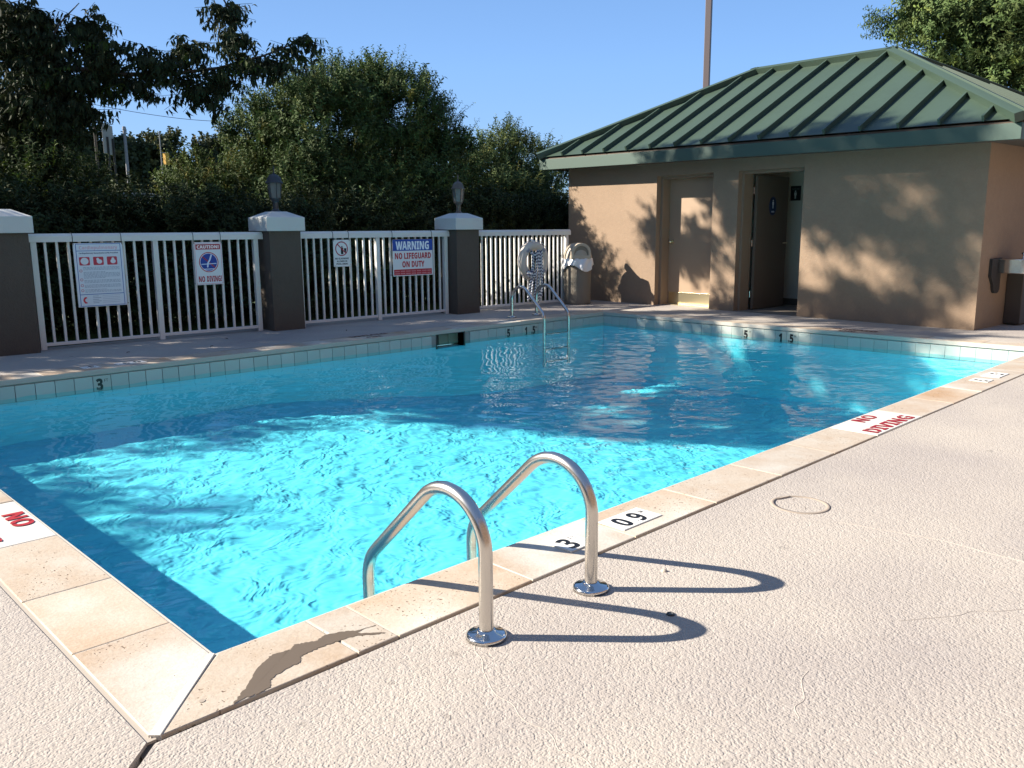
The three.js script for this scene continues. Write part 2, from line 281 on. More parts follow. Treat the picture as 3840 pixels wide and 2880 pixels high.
  // stencilled words and depth tiles: [words, centre, size, turn]
  const letters = (s, u, v, lw, lh, turn, color, th0 = 0.004) => {
    const words = Array.isArray(s) ? s : [s];
    const t = canvasTex(512, 384, (x, a, h) => { x.clearRect(0, 0, a, h); x.fillStyle = color; words.forEach(([k, cx, cy, kw, kh]) => fitText(x, k, cx * a, cy * h, kw * a, kh * h)); x.globalCompositeOperation = 'destination-out'; for (const [k, cx, cy, kw, kh] of words) { const step = kw * a / k.length; for (let i = 0; i < k.length; i++) if ('ODGQ'.includes(k[i])) x.fillRect((cx - kw / 2) * a + (i + 0.5) * step - 4, (cy - kh / 2 - 0.05) * h, 8, (kh + 0.1) * h); } });
    const m = part('lettering', new THREE.PlaneGeometry(lw, lh), std([1, 1, 1], 0.6, { map: t, alphaTest: 0.5 }), c, V(u, v, th0));
    const B = { A: [[1, 0, 0], [0, 0, -1]], B: [[0, 0, 1], [1, 0, 0]], C: [[-1, 0, 0], [0, 0, 1]], D: [[0, 0, -1], [-1, 0, 0]] }[turn];
    m.quaternion.setFromRotationMatrix(new THREE.Matrix4().makeBasis(new THREE.Vector3(...B[0]), new THREE.Vector3(...B[1]), new THREE.Vector3(0, 1, 0))); return m;
  };
  const ND = [['NO', 0.55, 0.195, 0.38, 0.3], ['DIVING', 0.5, 0.8, 0.96, 0.33]];
  letters(ND, 4.6, -0.15, 0.69, 0.3, 'A', '#8c1020'); letters(ND, -0.15, 1.87, 0.64, 0.29, 'B', '#9a1626');
  letters(ND, 5.0, W + 0.17, 0.6, 0.28, 'C', '#4a1a22'); letters(ND, L + 0.17, 2.15, 0.6, 0.28, 'D', '#4a1a22');
  const depth = (u, v, w0, draw, turn, label) => {
    const g = part('depth_tile', rbox(-w0 / 2, w0 / 2, -0.075, 0.075, -0.004, 0.003, 0.0015, 1), M.tileWhite, c, V(u, v, 0.003)); g.userData.label = label;
    const pr = part('depth_print', new THREE.PlaneGeometry(w0 - 0.008, 0.142), std([1, 1, 1], 0.5, { map: canvasTex(256, Math.round(256 * 0.142 / (w0 - 0.008)), draw) }), g, new THREE.Vector3(0, 0, 0.0036));
    const B = { A: [[1, 0, 0], [0, 0, -1]], C: [[-1, 0, 0], [0, 0, 1]], D: [[0, 0, -1], [-1, 0, 0]] }[turn];
    g.quaternion.setFromRotationMatrix(new THREE.Matrix4().makeBasis(new THREE.Vector3(...B[0]), new THREE.Vector3(...B[1]), new THREE.Vector3(0, 1, 0)));
  };
  const ft = (k) => (x, w0, h) => { x.fillStyle = '#e6e4de'; x.fillRect(0, 0, w0, h); x.fillStyle = '#111'; fitText(x, k, w0 * 0.36, h * 0.54, w0 * 0.44, h * 0.76); fitText(x, 'FT', w0 * 0.78, h * 0.32, w0 * 0.3, h * 0.24, ''); };
  const me = (a, k) => (x, w0, h) => { x.fillStyle = '#e6e4de'; x.fillRect(0, 0, w0, h); x.fillStyle = '#111'; fitText(x, a, w0 * 0.25, h * 0.54, w0 * (a === '1' ? 0.13 : 0.25), h * 0.74); fitText(x, k, w0 * 0.64, h * 0.54, w0 * 0.25, h * 0.74); x.fillRect(w0 * 0.475, h * 0.8, w0 * 0.03, h * 0.06); fitText(x, 'M', w0 * 0.88, h * 0.34, w0 * 0.1, h * 0.18); };
  depth(1.49, -0.162, 0.155, ft('3'), 'A', 'white tile marked 3 FT beside the near ladder'); depth(1.9, -0.162, 0.28, me('0', '9'), 'A', 'white tile marked 0.9 M beyond the near ladder');
  depth(6.76, -0.15, 0.155, ft('5'), 'A', 'white tile marked 5 FT near the far right corner'); depth(7.13, -0.15, 0.28, me('1', '5'), 'A', 'white tile marked 1.5 M near the far right corner');
  depth(1.7, W + 0.17, 0.155, ft('3'), 'C', 'tile marked 3 FT on the far coping'); depth(2.08, W + 0.17, 0.28, me('0', '9'), 'C', 'tile marked 0.9 M on the far coping');
}
{
  // water: one rippled sheet
  const nu = 380, nv = 250, g = new THREE.PlaneGeometry(L - 0.002, W - 0.002, nu, nv).rotateX(-Math.PI / 2).translate(L / 2, waterY, -W / 2), p = g.attributes.position, nm = g.attributes.normal, waves = [];
  for (let k = 0; k < 34; k++) { const l = 0.085 * (1.085 ** k) , a = R(0, 6.283); waves.push([Math.cos(a) * 6.283 / l, Math.sin(a) * 6.283 / l, R(0, 6.283), 0.023 * l * R(0.5, 1.2) / 6.283 * (l > 0.5 ? 0.6 : 1)]); }
  for (let i = 0; i < p.count; i++) {
    const x = p.getX(i), z = p.getZ(i); let h = 0, dx = 0, dz = 0;
    const env = 0.75 + 0.5 * Math.sin(x * 1.3 + 0.6) * Math.cos(z * 1.1 + x * 0.4);
    for (const [kx, kz, ph, a] of waves) { const t = kx * x + kz * z + ph, c = Math.cos(t) * a * env; h += Math.sin(t) * a * env; dx += c * kx; dz += c * kz; }
    p.setY(i, waterY + h); const l = Math.hypot(dx, dz, 1); nm.setXYZ(i, -dx / l, 1 / l, -dz / l);
  }
  const w = new THREE.Mesh(g, phys([0.56, 0.95, 0.972], 0.0, { transmission: 1, thickness: 0, ior: 1.33, specularIntensity: 0.7 }));
  w.name = 'pool_water'; w.userData.kind = 'structure'; w.receiveShadow = true; scene.add(w);
}
// ---------------------------------------------------------------- pool ladders
function ladder(name, label, u, v0, dir, y0 = 0) {
  const t = thing(name, label, 'pool ladder', V(u, v0, y0), 0, 'stainless pool ladders'), dir1 = dir; // local x = u, z = -v; dir: +1 goes into the pool along +v
  const path = [], P = (v, y) => path.push(new THREE.Vector3(0, y, -v * dir1));
  for (let i = 0; i <= 6; i++) P(0, 0.01 + i * 0.045);
  const r = 0.18; for (let i = 1; i <= 14; i++) { const a = Math.PI - i / 14 * rad(133); P(r + r * Math.cos(a), 0.28 + r * Math.sin(a)); }
  const a0 = rad(47), s0 = [r + r * Math.cos(a0), 0.28 + r * Math.sin(a0)];
  for (let i = 1; i <= 6; i++) { const d = i / 6 * 0.41; P(s0[0] + d * Math.sin(a0), s0[1] - d * Math.cos(a0)); }
  const e = [s0[0] + 0.41 * Math.sin(a0), s0[1] - 0.41 * Math.cos(a0)], rb = 0.16, turn = rad(47);
  const cx = e[0] - rb * Math.cos(a0), cy = e[1] - rb * Math.sin(a0);
  for (let i = 1; i <= 6; i++) { const a = a0 - i / 6 * turn; P(cx + rb * Math.cos(a), cy + rb * Math.sin(a)); }
  const end = path[path.length - 1]; for (let i = 1; i <= 8; i++) P(end.z / -dir1, end.y - i * 0.085);
  const rail = new THREE.TubeGeometry(new THREE.CatmullRomCurve3(path, false, 'centripetal'), 150, 0.0235, 18);
  const fl = new THREE.LatheGeometry([[0.024, 0.03], [0.03, 0.029], [0.036, 0.022], [0.058, 0.017], [0.066, 0.012], [0.067, 0], [0.0, 0]].map(([a, b]) => new THREE.Vector2(a, b)), 36);
  for (const x of [0, 0.521]) { part('handrail', rail, M.steel, t, new THREE.Vector3(x, 0, 0)); part('flange', fl, M.steelFlat, t, new THREE.Vector3(x, 0.001, 0)); }
  for (const y of [-0.2, -0.42, -0.6]) part('step', rbox(0.024, 0.497, y - 0.012, y + 0.012, -0.035, 0.035, 0.01, 2).translate(0, 0, end.z), M.steelFlat, t);
  return t;
}
ladder('pool_ladder', 'near stainless pool ladder with two looped rails in the foreground', 0.679, -0.52, 1);
ladder('pool_ladder', 'far stainless pool ladder in front of the ring buoy', 7.706, 6.5, -1);

// skimmer lid in the deck
{
  const t = thing('skimmer_lid', 'round tan skimmer lid with two finger holes set in the deck', 'skimmer lid', V(2.628, -0.61, 0), 0.9);
  part('collar', new THREE.LatheGeometry([[0.116, -0.01], [0.116, 0.0025], [0.128, 0.004], [0.137, 0.001], [0.137, -0.01]].map(([a, b]) => new THREE.Vector2(a, b)), 48), std([0.28, 0.235, 0.195], 0.9), t);
  const s = new THREE.Shape(); s.absarc(0, 0, 0.113, 0, 7); for (const x of [-0.062, 0.062]) { const h = new THREE.Path(); h.absarc(x, 0, 0.0075, 0, 7); s.holes.push(h); }
  part('cover', new THREE.ExtrudeGeometry(s, { depth: 0.012, bevelEnabled: true, bevelSize: 0.002, bevelThickness: 0.002, bevelSegments: 1, curveSegments: 40 }).rotateX(-Math.PI / 2).translate(0, -0.006, 0), std([0.44, 0.38, 0.32], 0.8, { bumpMap: stucco.bump, bumpScale: 0.001 }), t);
  part('pit', new THREE.CylinderGeometry(0.114, 0.114, 0.01, 30).translate(0, -0.02, 0), M.black, t);
}
{
  const t = thing('deck_plug', 'small dark ring plug in the deck in the ladder shadow', 'plug', V(1.232, -0.847, 0));
  part('ring', new THREE.TorusGeometry(0.011, 0.004, 8, 18).rotateX(Math.PI / 2).translate(0, 0.002, 0), M.iron, t); part('core', new THREE.CylinderGeometry(0.006, 0.007, 0.004, 12).translate(0, 0.002, 0), M.iron, t);
  const t2 = thing('deck_plug', 'small pale domed plug in the deck between the ladder shadows', 'plug', V(1.522, -0.614, 0));
  part('dome', new THREE.LatheGeometry([[0, 0.009], [0.007, 0.008], [0.012, 0.003], [0.013, -0.002]].map(([a, b]) => new THREE.Vector2(a, b)), 16), std([0.42, 0.36, 0.3], 0.8), t2);
}

// ---------------------------------------------------------------- fence, pillars, lanterns
const fenceTurn = -Math.atan(0.045), fv = (u) => 7.86 - 0.045 * (u - 3);
const fx = new THREE.Vector3(1, 0, 0).applyAxisAngle(new THREE.Vector3(0, 1, 0), fenceTurn);
function fencePanel(label, u0, u1, posts, perBay) {
  const t = thing('fence_panel', label, 'fence', V(u0, fv(u0), 0), fenceTurn, 'white picket fence panels'), w = (u1 - u0) * Math.hypot(1, 0.045);
  const rail = new THREE.Shape([[-0.045, 0], [0.045, 0], [0.045, 0.062], [0.02, 0.092], [-0.02, 0.092], [-0.045, 0.062]].map(([a, b]) => new THREE.Vector2(a, b)));
  part('top_rail', new THREE.ExtrudeGeometry(rail, { depth: w, bevelEnabled: false }).rotateY(Math.PI / 2).translate(0, 1.184, 0), M.white, t);
  part('bottom_rail', rbox(posts[0] - u0, posts[posts.length - 1] - u0, 0.038, 0.074, -0.02, 0.02, 0.004, 1), M.white, t);
  const P = rbox(-0.031, 0.031, 0, 1.186, -0.031, 0.031, 0.004, 1), K = rbox(-0.0135, 0.0135, 0.074, 1.186, -0.0135, 0.0135, 0.003, 1);
  posts.forEach((u, i) => {
    part('post', P, M.white, t, new THREE.Vector3(u - u0, 0, 0));
    if (i + 1 < posts.length) for (let k = 1; k <= perBay; k++) part('picket', K, M.white, t, new THREE.Vector3(lerp(u, posts[i + 1], k / (perBay + 1)) - u0, 0, 0));
  });
}
fencePanel('left white picket fence panel carrying the first aid and caution signs', 1.705, 4.43, [1.775, 3.075, 4.34], 10);
fencePanel('middle white picket fence panel carrying the warning sign', 4.885, 7.47, [4.955, 6.19, 7.415], 10);
fencePanel('right white picket fence panel behind the ring buoy', 7.915, 10.13, [7.945, 10.06], 20);
{
  const shaft = mbox(-0.22, 0.22, 0, 1.29, -0.22, 0.22), f = new THREE.CylinderGeometry(0.1 * Math.SQRT2, 0.262 * Math.SQRT2, 0.075, 4, 1).rotateY(Math.PI / 4).translate(0, 1.497, 0).toNonIndexed(); f.computeVertexNormals();
  const cap = mergeGeometries([rbox(-0.268, 0.268, 1.285, 1.46, -0.268, 0.268, 0.008, 2), f]);
  const spots = [[1.475, 'pillar at the left frame edge with white cap'], [4.655, 'second pillar from the left between the two signed fence panels'], [7.69, 'right pillar nearest the restroom building with white cap']];
  const lab = ['', 'dark lantern with pale glass on the middle pillar', 'bronze lantern with finial on the right pillar'];
  spots.forEach(([u, label], i) => {
    const t = thing('fence_pillar', `brown stucco ${label}`, 'pillar', V(u, fv(u), 0), fenceTurn, 'stucco fence pillars');
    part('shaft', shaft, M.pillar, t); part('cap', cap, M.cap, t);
    if (i === 0) return; // its lamp is outside the frame
    const l = thing('lantern', lab[i], 'lantern', V(u, fv(u), 1.534), fenceTurn + 0.35, 'pillar lanterns');
    const met = i === 2 ? std([0.1, 0.085, 0.07], 0.45) : std([0.03, 0.033, 0.04], 0.4);
    part('stem', new THREE.LatheGeometry([[0.06, 0], [0.06, 0.012], [0.042, 0.02], [0.036, 0.04], [0.036, 0.12], [0.045, 0.128], [0.05, 0.14], [0.068, 0.155], [0.07, 0.17]].map(([a, b]) => new THREE.Vector2(a, b)), 20), met, l);
    const ribs = []; for (let k = 0; k < 6; k++) { const a = k * Math.PI / 3; ribs.push(bar(new THREE.Vector3(0.067 * Math.cos(a), 0.168, 0.067 * Math.sin(a)), new THREE.Vector3(0.09 * Math.cos(a), 0.365, 0.09 * Math.sin(a)), 0.007, 6)); }
    part('frame', mergeGeometries(ribs), met, l);
    for (let k = 0; k < 6; k++) {
      const a = k * Math.PI / 3, b = a + Math.PI / 3, g = new THREE.BufferGeometry(), q = (x, y, s) => [s * Math.cos(x), y, s * Math.sin(x)];
      const A = q(a, 0.172, 0.066), B = q(b, 0.172, 0.066), C = q(b, 0.362, 0.088), D = q(a, 0.362, 0.088);
      g.setAttribute('position', new THREE.Float32BufferAttribute([...A, ...C, ...B, ...A, ...D, ...C], 3)); g.computeVertexNormals();
      part('glass_pane', g, phys([0.3, 0.35, 0.36], 0.25, { transmission: 0.6, thickness: 0, side: THREE.DoubleSide }), l);
    }
    part('hood', new THREE.LatheGeometry([[0.118, 0.36], [0.122, 0.372], [0.1, 0.388], [0.09, 0.43], [0.058, 0.464], [0.016, 0.48], [0.009, 0.5], [0.0, 0.505]].map(([a, b]) => new THREE.Vector2(a, b)), 6), met, l);
    part('finial', new THREE.LatheGeometry([[0.006, 0.49], [0.012, 0.515], [0.006, 0.53], [0.011, 0.55], [0.002, 0.585], [0, 0.585]].map(([a, b]) => new THREE.Vector2(a, b)), 10), met, l);
    part('candle', new THREE.CylinderGeometry(0.014, 0.014, 0.09, 10).translate(0, 0.22, 0), std([0.6, 0.58, 0.5], 0.6), l);
  });
}
// signs hung on the fence by wires over the rail
function fenceSign(name, label, u0, u1, y0, y1, draw, cw) {
  const w = u1 - u0, h = y1 - y0, u = (u0 + u1) / 2, t = thing(name, label, 'sign', V(u, fv(u), 0), fenceTurn);
  part('board', rbox(-w / 2, w / 2, y0, y1, 0.05, 0.056, 0.002, 1), M.white, t);
  part('print', new THREE.PlaneGeometry(w - 0.004, h - 0.004).translate(0, (y0 + y1) / 2, 0.0575), std([1, 1, 1], 0.55, { map: canvasTex(cw, Math.round(cw * h / w), draw) }), t);
  for (const s of [-1, 1]) {
    const x = s * (w / 2 - 0.006);
    part('wire', tube([[x, y1 - 0.02, 0.059], [x, y1 + 0.01, 0.056], [x, 1.188, 0.05], [x, 1.248, 0.049], [x, 1.279, 0.023], [x, 1.281, -0.02], [x, 1.24, -0.05], [x, y1 - 0.01, -0.02]].map((q) => new THREE.Vector3(...q)), 0.0035, 30, 5), M.black, t);
    part('tie', bar(new THREE.Vector3(s * (w / 2 - 0.02), y0 + 0.015, 0.06), new THREE.Vector3(s * (w / 2 + 0.025), y0 + 0.02, 0.02), 0.003, 5), M.black, t);
  }
}
fenceSign('first_aid_sign', 'large white resuscitation instruction sign with three red pictures', 2.16, 2.69, 0.45, 1.168, (x, w, h) => {
  x.fillStyle = '#d9dfe8'; x.fillRect(0, 0, w, h); x.strokeStyle = '#1d56a8'; x.lineWidth = w * 0.012; x.strokeRect(w * 0.05, h * 0.012, w * 0.9, h * 0.975);
  x.fillStyle = '#d6b8c4'; fitText(x, 'Cardiopulmonary', w * 0.5, h * 0.07, w * 0.78, h * 0.05);
  x.fillStyle = '#1d56a8'; x.fillRect(w * 0.05, h * 0.115, w * 0.9, h * 0.008); x.fillRect(w * 0.05, h * 0.8, w * 0.9, h * 0.009);
  x.fillStyle = '#444a66'; fitText(x, 'Cardiopulmonary Resuscitation (CPR) Procedure', w * 0.5, h * 0.155, w * 0.8, h * 0.02);
  for (let k = 0; k < 3; k++) { const cx = w * (0.2 + 0.28 * k); x.fillStyle = '#c03048'; x.beginPath(); x.roundRect(cx - w * 0.105, h * 0.215, w * 0.21, h * 0.13, w * 0.02); x.fill(); x.fillStyle = '#dfe3ea'; x.beginPath(); if (k === 0) x.ellipse(cx, h * 0.28, w * 0.08, h * 0.055, 0, 0, 7); else { x.ellipse(cx + w * 0.02, h * 0.29, w * 0.055, h * 0.035, 0, 0, 7); x.ellipse(cx - w * 0.03 * (2 - k) + w * 0.02, h * 0.255, w * 0.03, h * 0.025, 0, 0, 7); } x.fill(); }
  x.fillStyle = '#8794a8'; let yy = h * 0.375; for (let k = 0; k < 22; k++) { if (![3, 10, 14, 18].includes(k)) { let xx = w * 0.16; const e = w * (k % 5 === 4 ? 0.6 : 0.9); while (xx < e) { const l = w * (0.02 + 0.05 * ((k * 37 + Math.round(xx)) % 7) / 7); x.fillRect(xx, yy, Math.min(l, e - xx), h * 0.007); xx += l + w * 0.012; } } yy += h * 0.0185; }
  x.strokeStyle = '#c03048'; x.lineWidth = w * 0.008; for (const y of [0.43, 0.57, 0.66, 0.74]) { x.beginPath(); x.ellipse(w * 0.11, h * y, w * 0.025, h * 0.018, 0, 0, 7); x.stroke(); }
  x.strokeStyle = '#d0283c'; x.lineWidth = w * 0.035; x.beginPath(); x.arc(w * 0.175, h * 0.895, w * 0.055, Math.PI * 0.62, Math.PI * 1.38); x.stroke(); x.fillStyle = '#d0283c'; x.fillRect(w * 0.13, h * 0.845, w * 0.05, h * 0.02); x.fillRect(w * 0.13, h * 0.925, w * 0.05, h * 0.02);
  x.fillStyle = '#8794a8'; for (let k = 0; k < 5; k++) { x.fillRect(w * 0.3, h * (0.83 + 0.027 * k), w * (0.12 + 0.05 * (k % 2)), h * 0.007); x.fillRect(w * 0.5, h * (0.83 + 0.027 * k), w * 0.36, h * 0.003); }
}, 512);
fenceSign('caution_sign', 'red and white CAUTION NO DIVING sign with a blue round picture', 3.515, 3.87, 0.635, 1.158, (x, w, h) => {
  x.fillStyle = '#dde2e6'; x.fillRect(0, 0, w, h); x.strokeStyle = '#d8a0a8'; x.lineWidth = w * 0.02; x.strokeRect(w * 0.03, h * 0.02, w * 0.94, h * 0.96);
  x.fillStyle = '#a8202e'; x.fillRect(w * 0.06, h * 0.045, w * 0.88, h * 0.125); x.fillStyle = '#f3eeee'; fitText(x, 'CAUTION!', w * 0.5, h * 0.108, w * 0.8, h * 0.075);
  const cx = w * 0.5, cy = h * 0.47; x.fillStyle = '#b02030'; x.beginPath(); x.arc(cx, cy, w * 0.35, 0, 7); x.fill(); x.fillStyle = '#e6eaf2'; x.beginPath(); x.arc(cx, cy, w * 0.32, 0, 7); x.fill(); x.fillStyle = '#123c9a'; x.beginPath(); x.arc(cx, cy, w * 0.3, 0, 7); x.fill();
  x.save(); x.beginPath(); x.arc(cx, cy, w * 0.3, 0, 7); x.clip(); x.strokeStyle = '#a02838'; x.lineWidth = w * 0.045; x.beginPath(); x.moveTo(cx - w * 0.25, cy - w * 0.22); x.lineTo(cx + w * 0.25, cy + w * 0.22); x.stroke();
  x.strokeStyle = '#cfe0f4'; x.lineWidth = w * 0.03; x.beginPath(); x.moveTo(cx - w * 0.27, cy + w * 0.07); x.lineTo(cx + w * 0.27, cy + w * 0.05); x.moveTo(cx - w * 0.2, cy + w * 0.24); x.lineTo(cx + w * 0.2, cy + w * 0.24); x.stroke();
  x.lineWidth = w * 0.055; x.lineCap = 'round'; x.beginPath(); x.moveTo(cx + w * 0.1, cy - w * 0.24); x.lineTo(cx + w * 0.04, cy - w * 0.08); x.lineTo(cx - w * 0.03, cy + w * 0.03); x.lineTo(cx - w * 0.05, cy + w * 0.16); x.stroke(); x.restore();
  x.fillStyle = '#a8182a'; fitText(x, 'NO', w * 0.21, h * 0.865, w * 0.24, h * 0.13); fitText(x, 'DIVING!', w * 0.66, h * 0.865, w * 0.55, h * 0.13);
}, 360);
fenceSign('no_glass_sign', 'small white no glassware sign with a red crossed circle', 5.445, 5.705, 0.792, 1.16, (x, w, h) => {
  x.fillStyle = '#dde1e2'; x.fillRect(0, 0, w, h); const cx = w * 0.5, cy = h * 0.33;
  x.fillStyle = '#101014'; x.fillRect(cx - w * 0.05, cy - w * 0.05, w * 0.15, w * 0.34); x.fillRect(cx - w * 0.01, cy - w * 0.14, w * 0.07, w * 0.1); x.beginPath(); x.moveTo(cx + w * 0.14, cy - w * 0.02); x.lineTo(cx + w * 0.3, cy - w * 0.02); x.lineTo(cx + w * 0.26, cy + w * 0.2); x.lineTo(cx + w * 0.18, cy + w * 0.2); x.fill();
  x.strokeStyle = '#9c1030'; x.lineWidth = w * 0.055; x.beginPath(); x.arc(cx, cy, w * 0.36, 0, 7); x.moveTo(cx - w * 0.26, cy - w * 0.25); x.lineTo(cx + w * 0.26, cy + w * 0.25); x.stroke();
  x.fillStyle = '#26282c'; fitText(x, 'NO GLASSWARE', w * 0.5, h * 0.7, w * 0.84, h * 0.06); fitText(x, 'ALLOWED IN', w * 0.5, h * 0.8, w * 0.64, h * 0.06); fitText(x, 'POOL AREA!', w * 0.5, h * 0.9, w * 0.7, h * 0.06);
}, 300);
fenceSign('warning_sign', 'blue and white WARNING NO LIFEGUARD ON DUTY sign', 6.415, 7.135, 0.62, 1.152, (x, w, h) => {
  x.fillStyle = '#dde0e4'; x.fillRect(0, 0, w, h); x.fillStyle = '#1248a4'; x.fillRect(0, 0, w, h * 0.31); x.fillStyle = '#e6f0f8'; fitText(x, 'WARNING', w * 0.5, h * 0.165, w * 0.84, h * 0.22);
  x.fillStyle = '#b01a28'; fitText(x, 'NO LIFEGUARD', w * 0.5, h * 0.45, w * 0.92, h * 0.16); fitText(x, 'ON DUTY', w * 0.5, h * 0.68, w * 0.56, h * 0.16); x.fillRect(w * 0.02, h * 0.82, w * 0.95, h * 0.16);
  x.fillStyle = '#d89aa4'; for (const y of [0.855, 0.92]) for (let k = 0; k < 40; k++) if (k % 6 !== 5) x.fillRect(w * (0.05 + 0.0225 * k), h * y, w * 0.014, h * 0.035);
}, 512);

// ---------------------------------------------------------------- ring buoy, litter bin
{
  const u = 9.16, t = thing('ring_buoy', 'white ring buoy hung on the right fence panel', 'ring buoy', V(u, fv(u) - 0.11, 0.765), fenceTurn);
  part('ring', new THREE.TorusGeometry(0.25, 0.076, 16, 48), std([0.55, 0.5, 0.44], 0.75), t);
  for (let k = 0; k < 4; k++) { const a = Math.PI / 4 + k * Math.PI / 2; part('band', new THREE.TorusGeometry(0.0785, 0.006, 6, 24).scale(1, 1, 5).rotateY(Math.PI / 2).translate(0.25, 0, 0).rotateZ(a), std([0.25, 0.27, 0.33], 0.8), t); }
  const gl = []; for (let k = 0; k <= 48; k++) { const a = k / 48 * Math.PI * 2, s = 0.332 + 0.02 * Math.abs(Math.sin(2 * a)); gl.push(new THREE.Vector3(s * Math.cos(a), s * Math.sin(a), 0.01)); }
  part('grab_line', tube(gl, 0.006, 120, 6), std([0.35, 0.38, 0.45], 0.8), t);
  part('hook', tube([[-0.03, 0.36, -0.04], [-0.03, 0.33, 0.03], [-0.02, 0.3, 0.05]].map((q) => new THREE.Vector3(...q)), 0.012, 12, 8), M.white, t);
  const r = thing('throw_rope', 'blue and white speckled throw rope looped over the ring buoy', 'rope', V(u - 0.02, fv(u) - 0.2, 0), fenceTurn);
  const tex = canvasTex(64, 64, (x) => { x.fillStyle = '#dfe2e6'; x.fillRect(0, 0, 64, 64); x.fillStyle = '#0c1c4c'; for (let k = -1; k < 3; k++) { x.beginPath(); x.moveTo(k * 32, 0); x.lineTo(k * 32 + 14, 0); x.lineTo(k * 32 + 46, 64); x.lineTo(k * 32 + 32, 64); x.fill(); } });
  tex.wrapS = tex.wrapT = THREE.RepeatWrapping; tex.repeat.set(9, 1); const rope = std([1, 1, 1], 0.85, { map: tex });
  for (let k = 0; k < 11; k++) { const x = -0.11 + 0.021 * k, top = 0.93 + R(-0.03, 0.02), bot = k < 4 ? 0.1 + R(0, 0.1) : 0.03 + R(0, 0.16), z = R(-0.01, 0.035), dx = k < 5 ? -0.1 * (5 - k) / 5 : R(-0.02, 0.02); part('strand', tube([[x, top - 0.06, z - 0.02], [x + 0.005, top, z], [x + R(-0.01, 0.01), top - 0.2, z + 0.02], [x + dx * 0.4, 0.5, z + 0.03], [x + dx * 0.8 + R(-0.02, 0.02), 0.28, z + 0.02], [x + dx + R(-0.02, 0.02), bot, z + 0.01], [x + dx + 0.03, bot + 0.02, z]].map((q) => new THREE.Vector3(...q)), 0.0125, 60, 7), rope, r); }
  part('coil', tube(Array.from({ length: 22 }, (_, i) => new THREE.Vector3(-0.17 + 0.05 * Math.cos(i * 1.1) + 0.003 * i, 0.56 + 0.05 * Math.sin(i * 1.1), 0.01 + 0.003 * i)), 0.011, 120, 7), rope, r);
}
{
  const u = 10.12, v = 7.33, t = thing('litter_bin', 'tan litter bin with hooded lid and white bag beside the restroom wall', 'litter bin', V(u, v, 0), Math.atan2(-1.033 - u, 2.389 + v) + 0.28), LV = (l, n = 40) => new THREE.LatheGeometry(l.map(([a, b]) => new THREE.Vector2(a, b)), n);
  part('body', LV([[0, 0], [0.225, 0], [0.23, 0.02], [0.232, 0.62], [0.238, 0.66], [0.238, 0.76], [0.2, 0.765]]), std([0.19, 0.165, 0.132], 0.85, { bumpMap: stucco.bump, bumpScale: 0.004 }), t);
  const bag = LV([[0.236, 0.79], [0.252, 0.775], [0.262, 0.73], [0.27, 0.67], [0.268, 0.62], [0.25, 0.63]], 64), p = bag.attributes.position;
  for (let i = 0; i < p.count; i++) { const x = p.getX(i), y = p.getY(i), z = p.getZ(i), a = Math.atan2(z, x), k = 1 + 0.05 * Math.sin(a * 9 + y * 20) + 0.04 * Math.sin(a * 17 - y * 40); p.setXYZ(i, x * k, y + (y < 0.66 ? 0.06 * Math.sin(a * 3 + 1) : 0), z * k); }
  bag.computeVertexNormals(); part('bag', bag, phys([0.72, 0.72, 0.74], 0.3, { side: THREE.DoubleSide }), t);
  part('lid', LV([[0.243, 0.775], [0.246, 0.79], [0.243, 0.82], [0.225, 0.9], [0.18, 0.985], [0.11, 1.035], [0, 1.05]]), std([0.4, 0.34, 0.265], 0.6), t);
  const arch = (w, h0, h1) => { const s = new THREE.Shape(); s.moveTo(-w, h0); s.lineTo(w, h0); s.lineTo(w, h1 - w); s.absarc(0, h1 - w, w, 0, Math.PI); s.lineTo(-w, h0); return s; };
  const o = arch(0.165, 0.79, 1.04); o.holes.push(new THREE.Path(arch(0.132, 0.835, 1.005).getPoints(20).reverse()));
  part('hood', new THREE.ExtrudeGeometry(o, { depth: 0.1, bevelEnabled: true, bevelSize: 0.006, bevelThickness: 0.006, bevelSegments: 2, curveSegments: 24 }).translate(0, 0, 0.135), std([0.42, 0.36, 0.28], 0.6), t);
  part('flap', new THREE.ExtrudeGeometry(arch(0.134, 0.833, 1.006), { depth: 0.008, bevelEnabled: false, curveSegments: 24 }).translate(0, 0, 0.2), std([0.2, 0.17, 0.135], 0.6), t);
}

